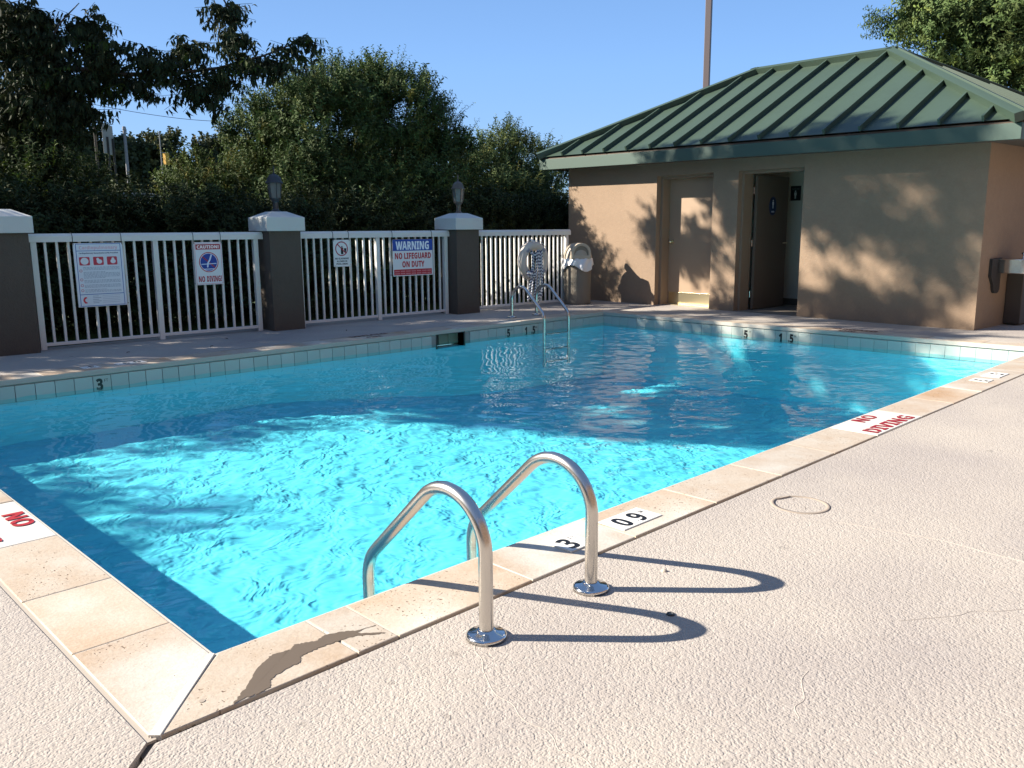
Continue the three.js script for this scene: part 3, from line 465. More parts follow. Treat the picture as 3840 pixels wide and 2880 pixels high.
// ---------------------------------------------------------------- restroom building: local x runs left along the front wall, z runs into the building
{
  const turn = Math.atan2(0.9984, 0.0565), t = thing('restroom_building', 'tan stucco restroom building with green standing seam metal hip roof', 'building', V(10.49, 1.06, 0), turn);
  const top = 2.6, D = 4.7, S = 7.185, wall = (a, b, c, d, e, f, label) => part('wall', mbox(a, b, c, d, e, f), M.wall, t, null, label);
  wall(0, 2.45, 0, top, 0, 0.2); wall(5.12, S, 0, top, 0, 0.2); wall(3.54, 4.0, 0, top, 0, 0.2); wall(4.0, 5.12, 2.135, top, 0, 0.2); wall(2.45, 3.54, 2.135, top, 0, 0.2);
  wall(4.0, 5.12, 2.137, top, 0.2, 0.4); wall(3.8, 4.0, 0, top, 0.2, 0.4); wall(5.12, 5.32, 0, top, 0.2, 0.4);
  wall(0, 0.2, 0, top, 0.2, D, 'side wall holding the drinking fountain'); wall(S - 0.2, S, 0, top, 0.2, D); wall(0.2, S - 0.2, 0, top, D - 0.2, D);
  // lobby behind the open door
  const inn = (a, b, c, d, e, f) => part('lobby_wall', box(a, b, c, d, e, f), M.inner, t);
  inn(3.64, 3.72, 0, 2.4, 0.402, 1.6); inn(0.9, 3.72, 0, 2.4, 1.6, 1.68); inn(0.82, 0.9, 0, 2.4, 0.2, 1.68); inn(0.9, 3.64, 2.4, 2.48, 0.2, 1.6);
  part('lobby_floor', box(0.9, 3.64, -0.05, 0.006, 0.02, 1.6), M.floor, t);
  part('base_board', box(0.9, 3.64, 0.006, 0.11, 1.585, 1.6), std([0.1, 0.08, 0.06], 0.6), t);
  const sign1 = part('wall_sign', rbox(3.415, 3.595, 1.72, 1.955, 1.584, 1.599, 0.003, 1), M.black, t);
  sign1.userData.label = 'dark restroom sign with a pale figure on the inner wall';
  const figure = (x, w, h, cy, s) => { x.beginPath(); x.arc(w / 2, cy - s * 0.42, s * 0.1, 0, 7); x.fill(); x.fillRect(w / 2 - s * 0.16, cy - s * 0.3, s * 0.32, s * 0.34); x.fillRect(w / 2 - s * 0.1, cy, s * 0.2, s * 0.42); };
  const pr = part('print', new THREE.PlaneGeometry(0.174, 0.229), std([1, 1, 1], 0.6, { map: canvasTex(128, 168, (x, w, h) => { x.fillStyle = '#0b0d0d'; x.fillRect(0, 0, w, h); x.fillStyle = '#5c6460'; fitText(x, 'MEN', w / 2, h * 0.2, w * 0.8, h * 0.12); x.fillStyle = '#c2cac6'; figure(x, w, h, h * 0.62, h * 0.62); }) }), sign1, new THREE.Vector3(3.505, 1.8375, 1.5825)); pr.rotation.y = Math.PI;
  // closed door
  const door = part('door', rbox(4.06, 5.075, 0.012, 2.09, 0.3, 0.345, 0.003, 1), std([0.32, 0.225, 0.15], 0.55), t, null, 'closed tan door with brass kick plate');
  part('kick_plate', rbox(4.09, 5.05, 0.02, 0.215, 0.2965, 0.301, 0.001, 1), M.brass, door);
  part('handle', mergeGeometries([new THREE.CylinderGeometry(0.03, 0.033, 0.014, 20).rotateX(Math.PI / 2).translate(5.0, 1.06, 0.292), new THREE.CylinderGeometry(0.011, 0.011, 0.055, 12).rotateX(Math.PI / 2).translate(5.0, 1.06, 0.262), new THREE.SphereGeometry(0.028, 16, 12).scale(1, 1, 0.8).translate(5.0, 1.06, 0.235)]), M.brass, door);
  const jamb = (a, b, c, d, e, f) => part('door_frame', box(a, b, c, d, e, f), M.trim, t);
  jamb(5.075, 5.119, 0, 2.133, 0.11, 0.36); jamb(4.001, 4.06, 0, 2.133, 0.11, 0.36); jamb(4.06, 5.075, 2.092, 2.134, 0.11, 0.36);
  jamb(5.062, 5.075, 0, 2.092, 0.346, 0.37); part('threshold', box(4.06, 5.075, 0.001, 0.012, 0.2, 0.36), M.brass, t);
  jamb(3.5, 3.539, 0, 2.133, 0.1, 0.34); jamb(2.451, 2.49, 0, 2.133, 0.1, 0.2); jamb(2.49, 3.5, 2.093, 2.134, 0.1, 0.2);
  // open door, hinged on the left jamb and swung into the lobby
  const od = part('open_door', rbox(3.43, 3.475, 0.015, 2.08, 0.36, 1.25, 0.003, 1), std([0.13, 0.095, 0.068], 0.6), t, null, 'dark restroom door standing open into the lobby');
  for (const y of [0.25, 1.05, 1.85]) part('hinge', new THREE.CylinderGeometry(0.011, 0.011, 0.1, 10).translate(3.487, y, 0.35), M.steelFlat, od);
  part('handle', mergeGeometries([new THREE.CylinderGeometry(0.011, 0.011, 0.05, 12).rotateZ(Math.PI / 2).translate(3.405, 1.04, 1.19), rbox(3.375, 3.395, 1.03, 1.05, 1.08, 1.2, 0.006, 2)]), M.brass, od);
  const ov = part('door_sign', new THREE.CylinderGeometry(0.1, 0.1, 0.006, 32).scale(1, 1, 1.45).rotateZ(Math.PI / 2).rotateX(Math.PI / 2).translate(3.427, 1.62, 0.8), std([0.012, 0.03, 0.09], 0.5), od, null, 'dark blue oval sign with a pale figure');
  const op = part('print', new THREE.PlaneGeometry(0.12, 0.24), std([1, 1, 1], 0.6, { map: canvasTex(96, 192, (x, w, h) => { x.fillStyle = '#0f2046'; x.fillRect(0, 0, w, h); x.fillStyle = '#c8d0dc'; figure(x, w, h, h * 0.4, h * 0.6); fitText(x, 'MEN', w / 2, h * 0.86, w * 0.7, h * 0.1); }) }), ov, new THREE.Vector3(3.4235, 1.62, 0.8)); op.rotation.y = -Math.PI / 2;

  // roof: tilted a touch, as the eaves in the photograph are
  const tilt = new THREE.Group(); tilt.name = 'roof'; tilt.rotation.z = 0.0105; t.add(tilt); tilt.position.y = -0.04;
  const x0 = -0.42, x1 = 7.6, z0 = -0.38, z1 = 5.08, ey = 2.54, run = (z1 - z0) / 2, ry = 3.98, k = (ry - ey) / run;
  const inset = 0.02;
  part('fascia', rbox(x0, x1, 2.31, 2.495, z0, z0 + 0.03, 0.004, 1), M.roofTrim, tilt); part('fascia', rbox(x0, x1, 2.31, 2.495, z1 - 0.03, z1, 0.004, 1), M.roofTrim, tilt);
  part('fascia', rbox(x0, x0 + 0.03, 2.31, 2.495, z0 + 0.031, z1 - 0.031, 0.004, 1), M.roofTrim, tilt); part('fascia', rbox(x1 - 0.03, x1, 2.31, 2.495, z0 + 0.031, z1 - 0.031, 0.004, 1), M.roofTrim, tilt);
  part('soffit', mergeGeometries([box(x0 + 0.031, x1 - 0.031, 2.325, 2.335, z0 + 0.031, 0.001), box(x0 + 0.031, 0.001, 2.325, 2.335, 0.002, z1 - 0.031), box(S - 0.001, x1 - 0.031, 2.325, 2.335, 0.002, z1 - 0.031), box(0.002, S - 0.002, 2.325, 2.335, D - 0.001, z1 - 0.031)]), M.soffit, tilt);
  part('drip_board', mergeGeometries([box(x0 + 0.02, x1 - 0.02, 2.44, 2.52, z0 + 0.035, z0 + 0.06), box(x0 + 0.035, x0 + 0.06, 2.44, 2.52, z0 + 0.07, z1 - 0.07)]), M.soffit, tilt);
  // the four faces: [eave start, eave end, ridge start, ridge end]
  const c00 = new THREE.Vector3(x0, ey, z0), c10 = new THREE.Vector3(x1, ey, z0), c01 = new THREE.Vector3(x0, ey, z1), c11 = new THREE.Vector3(x1, ey, z1), r0 = new THREE.Vector3(x0 + run + 0.14, ry, z0 + run), r1 = new THREE.Vector3(x1 - run, ry, z0 + run);
  for (const [A, B, C, Dd] of [[c00, c10, r0, r1], [c11, c01, r1, r0], [c01, c00, r0, r0], [c10, c11, r1, r1]]) {
    const ax = B.clone().sub(A), w = ax.length(); ax.normalize(); const mid = C.clone().add(Dd).multiplyScalar(0.5), foot = A.clone().addScaledVector(ax, mid.clone().sub(A).dot(ax)), up = mid.clone().sub(foot), sl = up.length(); up.normalize();
    const n = up.clone().cross(ax).normalize(); if (n.y < 0) n.negate();
    const la = C.clone().sub(A).dot(ax), lb = w - Dd.clone().sub(A).dot(ax), H = (a) => Math.min(sl, sl * a / la, sl * (w - a) / lb);
    const P = (a, h, o = 0) => A.clone().addScaledVector(ax, a).addScaledVector(up, h).addScaledVector(n, o);
    const front = A === c00, marks = [0], first = front ? 0.42 : 0.3; for (let a = first; a < w - 0.1; a += 0.5) marks.push(a); marks.push(w);
    for (let i = 0; i + 1 < marks.length; i++) {
      const a = marks[i], b = marks[i + 1], cuts = [a, ...[la, w - lb].filter((x) => x > a + 1e-4 && x < b - 1e-4).sort((p, q) => p - q), b], tri = [], uvs = [];
      for (let j = 0; j + 1 < cuts.length; j++) { const p = P(cuts[j], 0), q = P(cuts[j + 1], 0), s = P(cuts[j + 1], H(cuts[j + 1])), u = P(cuts[j], H(cuts[j])); for (const v of [p, q, s, p, s, u]) { tri.push(v.x, v.y, v.z); uvs.push(v.clone().sub(A).dot(ax), v.clone().sub(A).dot(up)); } }
      const g = new THREE.BufferGeometry(); g.setAttribute('position', new THREE.Float32BufferAttribute(tri, 3)); g.setAttribute('uv', new THREE.Float32BufferAttribute(uvs, 2)); g.computeVertexNormals(); if (g.attributes.normal.getY(0) < 0) { const ix = []; for (let j = 0; j < tri.length / 3; j += 3) ix.push(j, j + 2, j + 1); g.setIndex(ix); g.computeVertexNormals(); }
      part('roof_panel', g, M.roof, tilt);
      if (i) { const h = H(a); const m = new THREE.Matrix4().makeBasis(n.clone().cross(up).negate().dot(ax) > 0 ? up.clone().cross(n) : up.clone().cross(n), up, n).setPosition(P(a, h / 2, 0.034)); part('seam', new THREE.BoxGeometry(0.028, h + 0.01, 0.07).applyMatrix4(m), M.roof, tilt); }
    }
    // hip and ridge caps, half of each on either face
    const cap = (from, to, side) => { const d = to.clone().sub(from), l = d.length(); d.normalize(); const inn2 = n.clone().cross(d).normalize().multiplyScalar(side); const wd = 0.1, zz = d.clone().cross(n), sg = Math.sign(zz.dot(inn2)), m = new THREE.Matrix4().makeBasis(d, n, zz); const g = new THREE.BoxGeometry(l + 0.06, 0.11, wd).translate(l / 2, 0.04, sg * wd / 2).applyMatrix4(m).translate(from.x, from.y, from.z); part('hip_cap', g, M.roof, tilt); };
    const ins = P(w / 2, 0.3).sub(A); const sgn = (from, to) => (n.clone().cross(to.clone().sub(from)).dot(P(w / 2, 0.2).sub(from)) > 0 ? 1 : -1);
    cap(A, C, sgn(A, C)); cap(B, Dd, sgn(B, Dd)); if (C.distanceTo(Dd) > 0.1) cap(C, Dd, sgn(C, Dd));
  }
}
{
  const t = thing('hotel_building', 'three storey tan hotel behind the camera facing the pool', 'building', V(-16, -12, -0.14));
  const w = 46, wall = new THREE.Shape([[0, 0], [w, 0], [w, 9.6], [0, 9.6]].map(([a, b]) => new THREE.Vector2(a, b))), win = [];
  for (let f = 0; f < 3; f++) for (let k = 0; k < 11; k++) { const x = 2.2 + k * 4, y = 1.0 + f * 3.1; win.push([x, y]); wall.holes.push(new THREE.Path([[x, y], [x, y + 1.5], [x + 1.7, y + 1.5], [x + 1.7, y]].map(([a, b]) => new THREE.Vector2(a, b)))); }
  part('wall', new THREE.ExtrudeGeometry(wall, { depth: 0.3, bevelEnabled: false }).rotateY(0).translate(0, 0, 0), std([0.2, 0.13, 0.09], 0.9, { map: stucco.tone, bumpMap: stucco.bump, bumpScale: 0.003 }), t);
  part('wall', mergeGeometries([box(0, 0.3, 0, 9.6, 0.301, 12), box(w - 0.3, w, 0, 9.6, 0.301, 12), box(0.301, w - 0.301, 0, 9.6, 11.7, 12)]), std([0.2, 0.13, 0.09], 0.9), t);
  part('roof', box(-0.3, w + 0.3, 9.602, 9.9, -0.3, 12.3), std([0.2, 0.17, 0.15], 0.8), t);
  const fr = mergeGeometries([box(-0.85, 0.85, 0, 0.06, 0.1, 0.2), box(-0.85, 0.85, 1.44, 1.5, 0.1, 0.2), box(-0.85, -0.79, 0.06, 1.44, 0.1, 0.2), box(0.79, 0.85, 0.06, 1.44, 0.1, 0.2)]), gl = box(-0.79, 0.79, 0.06, 1.44, 0.14, 0.15), gm = std([0.03, 0.035, 0.04], 0.08);
  for (const [x, y] of win) { const g = part('window_frame', fr, M.white, t, new THREE.Vector3(x + 0.85, y, 0)); part('pane', gl, gm, g); }
}
// drinking fountain on the side wall: same axes as the building
{
  const turn = Math.atan2(0.9984, 0.0565), t = thing('drinking_fountain', 'steel drinking fountain on the side wall of the restroom', 'drinking fountain', V(10.49, 1.06, 0), turn);
  const s = new THREE.Shape(); s.moveTo(0.52, 0); s.lineTo(0.52, -0.24); s.quadraticCurveTo(0.52, -0.34, 0.62, -0.34); s.lineTo(0.92, -0.34); s.quadraticCurveTo(1.02, -0.34, 1.02, -0.24); s.lineTo(1.02, 0);
  // shape is drawn in (z, x) and stood up
  const g = new THREE.ExtrudeGeometry(s, { depth: 0.165, bevelEnabled: true, bevelSize: 0.008, bevelThickness: 0.008, bevelSegments: 2, curveSegments: 12 });
  g.applyMatrix4(new THREE.Matrix4().makeBasis(new THREE.Vector3(0, 0, 1), new THREE.Vector3(1, 0, 0), new THREE.Vector3(0, 1, 0))).translate(-0.05, 0.705, 0);
  const gi = g.index ? g.toNonIndexed() : g; const ps = gi.attributes.position; for (let i = 0; i < ps.count; i += 3) { const a = [0, 1, 2].map((j) => [ps.getX(i + 1), ps.getY(i + 1), ps.getZ(i + 1)][j]); const b = [ps.getX(i + 2), ps.getY(i + 2), ps.getZ(i + 2)]; ps.setXYZ(i + 1, ...b); ps.setXYZ(i + 2, ...a); } gi.computeVertexNormals();
  part('basin', gi, M.steelFlat, t);
  const pl = new THREE.Shape(); pl.moveTo(0.3, 0.88); pl.lineTo(0.62, 0.89); pl.lineTo(0.62, 0.5); pl.quadraticCurveTo(0.6, 0.44, 0.52, 0.44); pl.quadraticCurveTo(0.42, 0.44, 0.4, 0.55); pl.lineTo(0.3, 0.66); pl.closePath();
  part('mounting_plate', new THREE.ExtrudeGeometry(pl, { depth: 0.035, bevelEnabled: false }).rotateY(-Math.PI / 2).translate(-0.001, 0, 0), M.dark, t);
  part('cooler_case', rbox(-0.2, -0.001, 0.02, 0.7, 0.95, 1.4, 0.008, 2), std([0.06, 0.045, 0.035], 0.6), t);
  part('spout', tube([[-0.2, 0.875, 0.85], [-0.2, 0.93, 0.87], [-0.2, 0.945, 0.82]].map((q) => new THREE.Vector3(...q)), 0.012, 12, 8), M.steelFlat, t);
  part('push_button', new THREE.CylinderGeometry(0.022, 0.022, 0.02, 16).rotateZ(Math.PI / 2).translate(-0.408, 0.8, 0.78), M.steelFlat, t);
}
// ---------------------------------------------------------------- poles, sign and wire beyond
{
  const t = thing('light_pole', 'tall square mauve brown pole rising behind the green roof', 'pole', V(17.2, 9.45, -0.14), 0.35);
  part('shaft', rbox(-0.07, 0.07, 0, 9.5, -0.07, 0.07, 0.008, 1), std([0.125, 0.1, 0.1], 0.5), t);
  part('base', rbox(-0.17, 0.17, 0, 0.03, -0.17, 0.17, 0.006, 1), std([0.125, 0.1, 0.1], 0.5), t);
  const a = thing('utility_pole', 'thin dark pole left of the far grey sign', 'pole', V(15.31, 44.86, -0.14), 0);
  part('shaft', new THREE.CylinderGeometry(0.06, 0.09, 7.2, 12).translate(0, 3.6, 0), std([0.05, 0.045, 0.04], 0.9), a); part('cap', rbox(-0.14, 0.14, 7.1, 7.22, -0.1, 0.1, 0.02, 1), std([0.05, 0.045, 0.04], 0.9), a);
  const b = thing('steel_pole', 'pale grey pole right of the far sign', 'pole', V(16.63, 44.39, -0.14), 0);
  part('shaft', new THREE.CylinderGeometry(0.075, 0.095, 6.8, 14).translate(0, 3.4, 0), std([0.2, 0.2, 0.22], 0.6), b); part('collar', new THREE.CylinderGeometry(0.1, 0.1, 0.12, 14).translate(0, 6.7, 0), std([0.3, 0.3, 0.33], 0.5), b);
  const s = thing('road_sign', 'far grey board seen from behind on two dark legs', 'sign', V(15.85, 44.6, -0.14), 0.95);
  part('board', rbox(-0.75, 0.75, 5.35, 6.85, -0.05, 0.05, 0.01, 1), std([0.3, 0.28, 0.25], 0.8), s);
  for (const x of [-0.45, 0.45]) part('leg', rbox(x - 0.045, x + 0.045, 0, 6.2, 0.06, 0.15, 0.01, 1), std([0.05, 0.045, 0.04], 0.9), s);
  const w = new THREE.Mesh(tube([V(10, 47.5, 8.9), V(15.59, 44.77, 7.66), V(17.9, 43.8, 7.3), V(19.98, 42.98, 7.12), V(26, 41, 7.2)], 0.014, 60, 5), M.black); w.name = 'overhead_wire'; tag(w, 'thin overhead wire crossing the sky above the far poles', 'wire'); shadows(w); scene.add(w);
  const y = thing('yellow_signal', 'small yellow signal box on a thin mast among the far trees', 'signal', V(18.4, 43.6, -0.14), 0.4);
  part('mast', new THREE.CylinderGeometry(0.03, 0.03, 6.6, 8).translate(-0.35, 3.3, 0), std([0.2, 0.2, 0.2], 0.6), y); part('housing', rbox(-0.13, 0.13, 4.9, 5.5, -0.1, 0.1, 0.02, 2), std([0.55, 0.3, 0.03], 0.6), y); part('arm', bar(new THREE.Vector3(-0.35, 5.5, 0), new THREE.Vector3(0, 5.5, 0), 0.025), std([0.2, 0.2, 0.2], 0.6), y);
  const k = thing('roadside_barrier', 'low grey concrete barrier showing through the shrubs at left', 'barrier', V(10.9, 31, -0.14), 0.12);
  part('wall', rbox(-5, 8, 0, 2.7, -0.15, 0.15, 0.02, 1), std([0.2, 0.2, 0.21], 0.9), k); part('coping', rbox(-5.05, 8.05, 2.7, 2.85, -0.22, 0.22, 0.02, 1), std([0.27, 0.27, 0.28], 0.9), k);
}

// ---------------------------------------------------------------- trees and shrubs
function leaf(l, w, droop, fold = 0.25) { // a folded lanceolate blade with a bent midrib
  const rib = [[0, 0], [0.3, 0.1], [0.65, -0.05], [1, -0.5]].map(([x, y]) => [x * l, y * droop * l]), f = fold * w, p = [];
  p.push(...rib[0], 0, ...rib[1], 0, ...rib[2], 0, ...rib[3], 0);
  for (const [k, h] of [[1, 0.5], [2, 0.42]]) for (const sd of [1, -1]) p.push(rib[k][0], rib[k][1] + f, sd * h * w);
  const g = new THREE.BufferGeometry(); g.setAttribute('position', new THREE.Float32BufferAttribute(p, 3));
  g.setIndex([0, 4, 1, 0, 1, 5, 1, 4, 6, 1, 6, 2, 1, 2, 7, 1, 7, 5, 2, 6, 3, 2, 3, 7]); g.computeVertexNormals(); return g;
}
function hangingSprig(n, len, l, w) { // leaves hanging side by side from a short level twig
  const gs = [];
  for (let i = 0; i < n; i++) {
    const g = leaf(l * R(0.7, 1.15), w * R(0.8, 1.15), R(0.1, 0.6)); g.rotateX(R(-1.4, 1.4)); g.rotateZ(-R(0.35, 1.6)); g.rotateY(R(-1.4, 1.4) + (i % 2) * Math.PI);
    g.translate((i + 0.5) / n * len, R(-0.02, 0.015) - 0.12 * len * ((i / n) ** 2), R(-0.015, 0.015)); gs.push(g);
  }
  const st = new THREE.CylinderGeometry(0.0025, 0.005, len, 3, 1, true).rotateZ(-Math.PI / 2).translate(len / 2, -0.02 * len, 0); st.deleteAttribute('uv'); gs.push(st);
  return mergeGeometries(gs);
}
function sprig({ n, len, l, w, droop, spread, hang = 0, stem = 0.004 }) {
  const gs = [];
  for (let i = 0; i < n; i++) {
    const g = leaf(l * R(0.75, 1.2), w * R(0.8, 1.2), droop), t = (i + 0.6) / n;
    g.rotateX(R(-0.6, 0.6)); g.rotateZ(R(0.1, spread)); g.rotateY(i * 2.4 + R(-0.4, 0.4));
    if (hang) g.rotateZ(-hang * R(0.6, 1.2));
    g.translate(0, t * len, 0); gs.push(g);
  }
  const s = new THREE.CylinderGeometry(stem * 0.5, stem, len, 3, 1, true).translate(0, len / 2, 0); s.deleteAttribute('uv'); gs.push(s);
  return mergeGeometries(gs);
}
// blobs: [u, v, y, r]; each is filled with clumps of sprigs, thicker towards the outside, so that gaps stay between the clumps
function crown(parent, blobs, sp, mat, { density, tint, up = 0.5, out = 0.9, flat = 0.9, size = [0.75, 1.25], name = 'crown', minY = -0.1, clump = 0.34, hang = false }) {
  const list = [], q = new THREE.Quaternion(), yv = new THREE.Vector3(0, 1, 0), base = parent.position;
  const ball = () => { for (;;) { const d = new THREE.Vector3(R(-1, 1), R(-1, 1), R(-1, 1)), l = d.lengthSq(); if (l < 1 && l > 0.01) return d; } };
  for (const [u, v, y, r] of blobs) {
    const total = Math.round(density * r * r), cr0 = Math.max(0.12, r * clump), nc = Math.max(4, Math.round(11 * (r / cr0) ** 2 * 0.24)), per = Math.max(3, Math.round(total / nc));
    for (let c = 0; c < nc; c++) {
      const d = ball().normalize(), cr = cr0 * R(0.6, 1.25), cc = V(u, v, y).add(new THREE.Vector3(d.x, d.y * flat, d.z).multiplyScalar(r * Math.pow(rnd(), 0.35) * R(0.85, 1.08)));
      const shade = R(0.8, 1.2);
      for (let i = 0; i < per; i++) {
        const e = ball(), p = cc.clone().addScaledVector(e, cr); if (p.y < minY) continue;
        const dir = d.clone().multiplyScalar(out).addScaledVector(e, 0.5).add(new THREE.Vector3(R(-0.45, 0.45), up + R(-0.35, 0.35), R(-0.45, 0.45))).normalize();
        if (hang) q.setFromEuler(new THREE.Euler(R(-0.45, 0.45), R(0, 6.28), R(-0.7, 0.35), 'YXZ')); else { q.setFromUnitVectors(yv, dir); q.multiply(new THREE.Quaternion().setFromAxisAngle(yv, R(0, 6.28))); }
        const k = R(...size), m = new THREE.Matrix4().compose(p.sub(base), q, new THREE.Vector3(k, k, k)); m.shade = shade; list.push(m);
      }
    }
  }
  const m = new THREE.InstancedMesh(sp, mat, list.length), c = new THREE.Color();
  list.forEach((x, i) => { m.setMatrixAt(i, x); const k = R(0.75, 1.2) * x.shade, a = rnd() < tint.rare ? tint.odd : [1, 1, 1]; m.setColorAt(i, c.setRGB(a[0] * k * R(0.9, 1.1), a[1] * k, a[2] * k * R(0.85, 1.1))); });
  m.name = name; m.userData.kind = 'stuff'; m.castShadow = m.receiveShadow = true; parent.add(m); return m;
}
function trunks(parent, lines, mat = M.bark, name = 'trunk') { // lines: [[points...], r0, r1]
  const g = lines.map(([pts, a, b]) => taper(pts.map(([u, v, y]) => V(u, v, y).sub(parent.position)), a, b, 10, 7)); return part(name, mergeGeometries(g), mat, parent);
}
const small = sprig({ n: 15, len: 0.34, l: 0.062, w: 0.026, droop: 0.2, spread: 1.0 });
const plume = sprig({ n: 20, len: 0.62, l: 0.058, w: 0.022, droop: 0.15, spread: 0.9 });
const big = hangingSprig(13, 0.36, 0.125, 0.036);
const mid = sprig({ n: 12, len: 0.36, l: 0.1, w: 0.036, droop: 0.4, spread: 0.8, hang: 0.3 });
const none = { rare: 0, odd: [1, 1, 1] };
function shrub(name, label, at, blobs, opt) {
  const t = thing(name, label, 'shrub', V(...at, -0.14)), pick = blobs.filter((b) => b[3] > 0.3);
  const big0 = pick.map(([u, v, y, r]) => { const s = [at[0] + R(-0.4, 0.4), at[1] + R(-0.3, 0.3), -0.1]; return [[s, [lerp(s[0], u, 0.35), lerp(s[1], v, 0.4), y * 0.4], [lerp(s[0], u, 0.8), lerp(s[1], v, 0.85), y * 0.8], [u, v, y + r * 0.4]], 0.045, 0.01]; });
  trunks(t, big0);
  crown(t, blobs, small, leafMat(opt.color, 0.3), { density: opt.density ?? 1300, tint: opt.tint ?? none, up: 0.55, out: 0.9 });
  if (opt.plumes) crown(t, opt.plumes, plume, leafMat(opt.color2 ?? opt.color, 0.35), { density: 110, tint: opt.tint ?? none, up: 0.7, out: 0.9, name: 'shoots', size: [0.5, 0.95] });
  return t;
}
const grow = (bl, k) => bl.map(([u, v, y, r]) => [u, v, y - r * 0.1, r * k]);

const T4 = [[7.57, 11.69, 3.12, 0.9], [8.68, 11.57, 3.59, 0.74], [9.4, 11.03, 3.36, 0.73], [6.95, 12.05, 2.87, 0.61], [7.67, 11.04, 2.23, 0.92], [8.95, 10.75, 2.28, 0.89], [9.86, 10.66, 2.62, 0.53], [6.66, 11.07, 1.92, 0.75], [7.95, 10.24, 1.56, 0.75], [8.27, 11.84, 3.82, 0.44], [9.21, 11.43, 4.02, 0.4], [9.88, 10.9, 3.24, 0.34], [10.27, 10.57, 2.84, 0.24], [7.67, 11.98, 3.77, 0.34], [6.81, 12.13, 3.19, 0.29]];
shrub('large_shrub', 'tall dense olive green shrub rising behind the middle fence panel', [8.2, 11.3], [...T4, [7.6, 10.3, 0.9, 0.9], [9.0, 10.2, 0.9, 0.9]], { color: [0.066, 0.108, 0.032], color2: [0.095, 0.145, 0.042], tint: { rare: 0.05, odd: [1.6, 1.1, 0.8] }, plumes: grow(T4, 1.05) });
const T3 = [[5.68, 11.58, 2.07, 0.4], [5.07, 11.31, 1.68, 0.42], [5.96, 11.44, 1.68, 0.54], [4.49, 11.02, 1.32, 0.31], [5.13, 10.74, 1.24, 0.47], [6.42, 11.77, 2.22, 0.31], [5.39, 12.05, 2.17, 0.24], [4.13, 11.16, 1.2, 0.35]];
shrub('mixed_shrub', 'lower sunlit shrub with yellowish and brown leaves left of the tall shrub', [5.4, 11.4], [...T3, [5.3, 10.9, 0.9, 0.8]], { color: [0.068, 0.104, 0.03], color2: [0.1, 0.15, 0.036], tint: { rare: 0.14, odd: [1.8, 1.15, 0.7] }, plumes: grow(T3, 1.05) });
const T5 = [[12.01, 11.43, 2.8, 0.49], [12.82, 11.33, 2.55, 0.61], [11.37, 11.34, 2.2, 0.58], [13.6, 11.24, 2.4, 0.46], [11.86, 10.87, 1.75, 0.74], [12.83, 10.6, 1.65, 0.65], [11.03, 10.97, 1.52, 0.61], [12.43, 11.44, 3.22, 0.23], [13.47, 11.38, 2.88, 0.23], [10.16, 11.06, 1.62, 0.59]];
shrub('feathery_shrub', 'pale green feathery shrub between the tall shrub and the restroom roof', [12, 11.1], [...T5, [11.5, 10.8, 0.8, 0.9], [12.8, 10.5, 0.8, 0.8]], { color: [0.085, 0.125, 0.046], color2: [0.15, 0.19, 0.07], tint: { rare: 0.1, odd: [1.5, 1.2, 0.8] }, plumes: grow(T5, 1.05) });
const T2 = [[2.67, 11.11, 1.79, 0.57], [3.49, 11.91, 1.95, 0.44], [2.32, 10.69, 1.34, 0.48], [3.55, 11.37, 1.53, 0.35], [2.95, 11.03, 1.28, 0.45]];
shrub('leafy_shrub', 'dark shrub behind the left fence panel under the overhanging branches', [2.9, 11.1], [...T2, [2.7, 11, 0.9, 0.7]], { color: [0.05, 0.078, 0.026], tint: { rare: 0.12, odd: [1.8, 1.7, 0.8] } });
{
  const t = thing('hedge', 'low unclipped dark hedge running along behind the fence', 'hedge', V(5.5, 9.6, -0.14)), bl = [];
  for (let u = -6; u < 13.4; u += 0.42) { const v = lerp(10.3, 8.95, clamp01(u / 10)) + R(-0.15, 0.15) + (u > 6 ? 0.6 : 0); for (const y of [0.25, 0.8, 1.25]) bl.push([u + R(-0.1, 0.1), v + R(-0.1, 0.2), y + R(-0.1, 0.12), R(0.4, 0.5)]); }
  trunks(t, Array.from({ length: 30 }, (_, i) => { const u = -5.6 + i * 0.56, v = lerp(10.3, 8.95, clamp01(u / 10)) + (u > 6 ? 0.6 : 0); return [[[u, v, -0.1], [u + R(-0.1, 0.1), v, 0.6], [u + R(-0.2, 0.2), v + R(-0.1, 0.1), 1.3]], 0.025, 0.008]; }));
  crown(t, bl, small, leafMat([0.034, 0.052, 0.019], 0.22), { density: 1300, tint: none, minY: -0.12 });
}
{ // tall hedge outside the frame to the left; its shade lies on the pool
  const t = thing('screen_hedge', 'tall leafy screen hedge beyond the left end of the fence', 'hedge', V(-3, 10.4, -0.14)), bl = [];
  for (const [u, h] of [[-8.2, 6.4], [-7.3, 6.1], [-6.5, 5.6], [-5.7, 5.2], [-5.0, 4.5], [-4.3, 3.5], [-3.6, 3.5], [-2.9, 3.9], [-2.2, 3.9], [-1.5, 3.6], [-0.8, 3.6], [-0.1, 3.8], [0.6, 3.6], [1.3, 3.2]]) for (let y = 1.6; y <= h - 0.3; y += 0.65) bl.push([u, 10.2 + R(0, 0.5), Math.min(y, h - 0.45), 0.55]);
  trunks(t, [-8, -6.8, -5.6, -4.4, -3.2, -2, -0.8, 0.4].map((u) => [[[u, 10.4, -0.1], [u + R(-0.2, 0.2), 10.4, 1.6], [u + R(-0.3, 0.3), 10.5, 3.2]], 0.07, 0.02]));
  crown(t, bl, mid, leafMat([0.045, 0.065, 0.025], 0.28), { density: 260, tint: none });
}
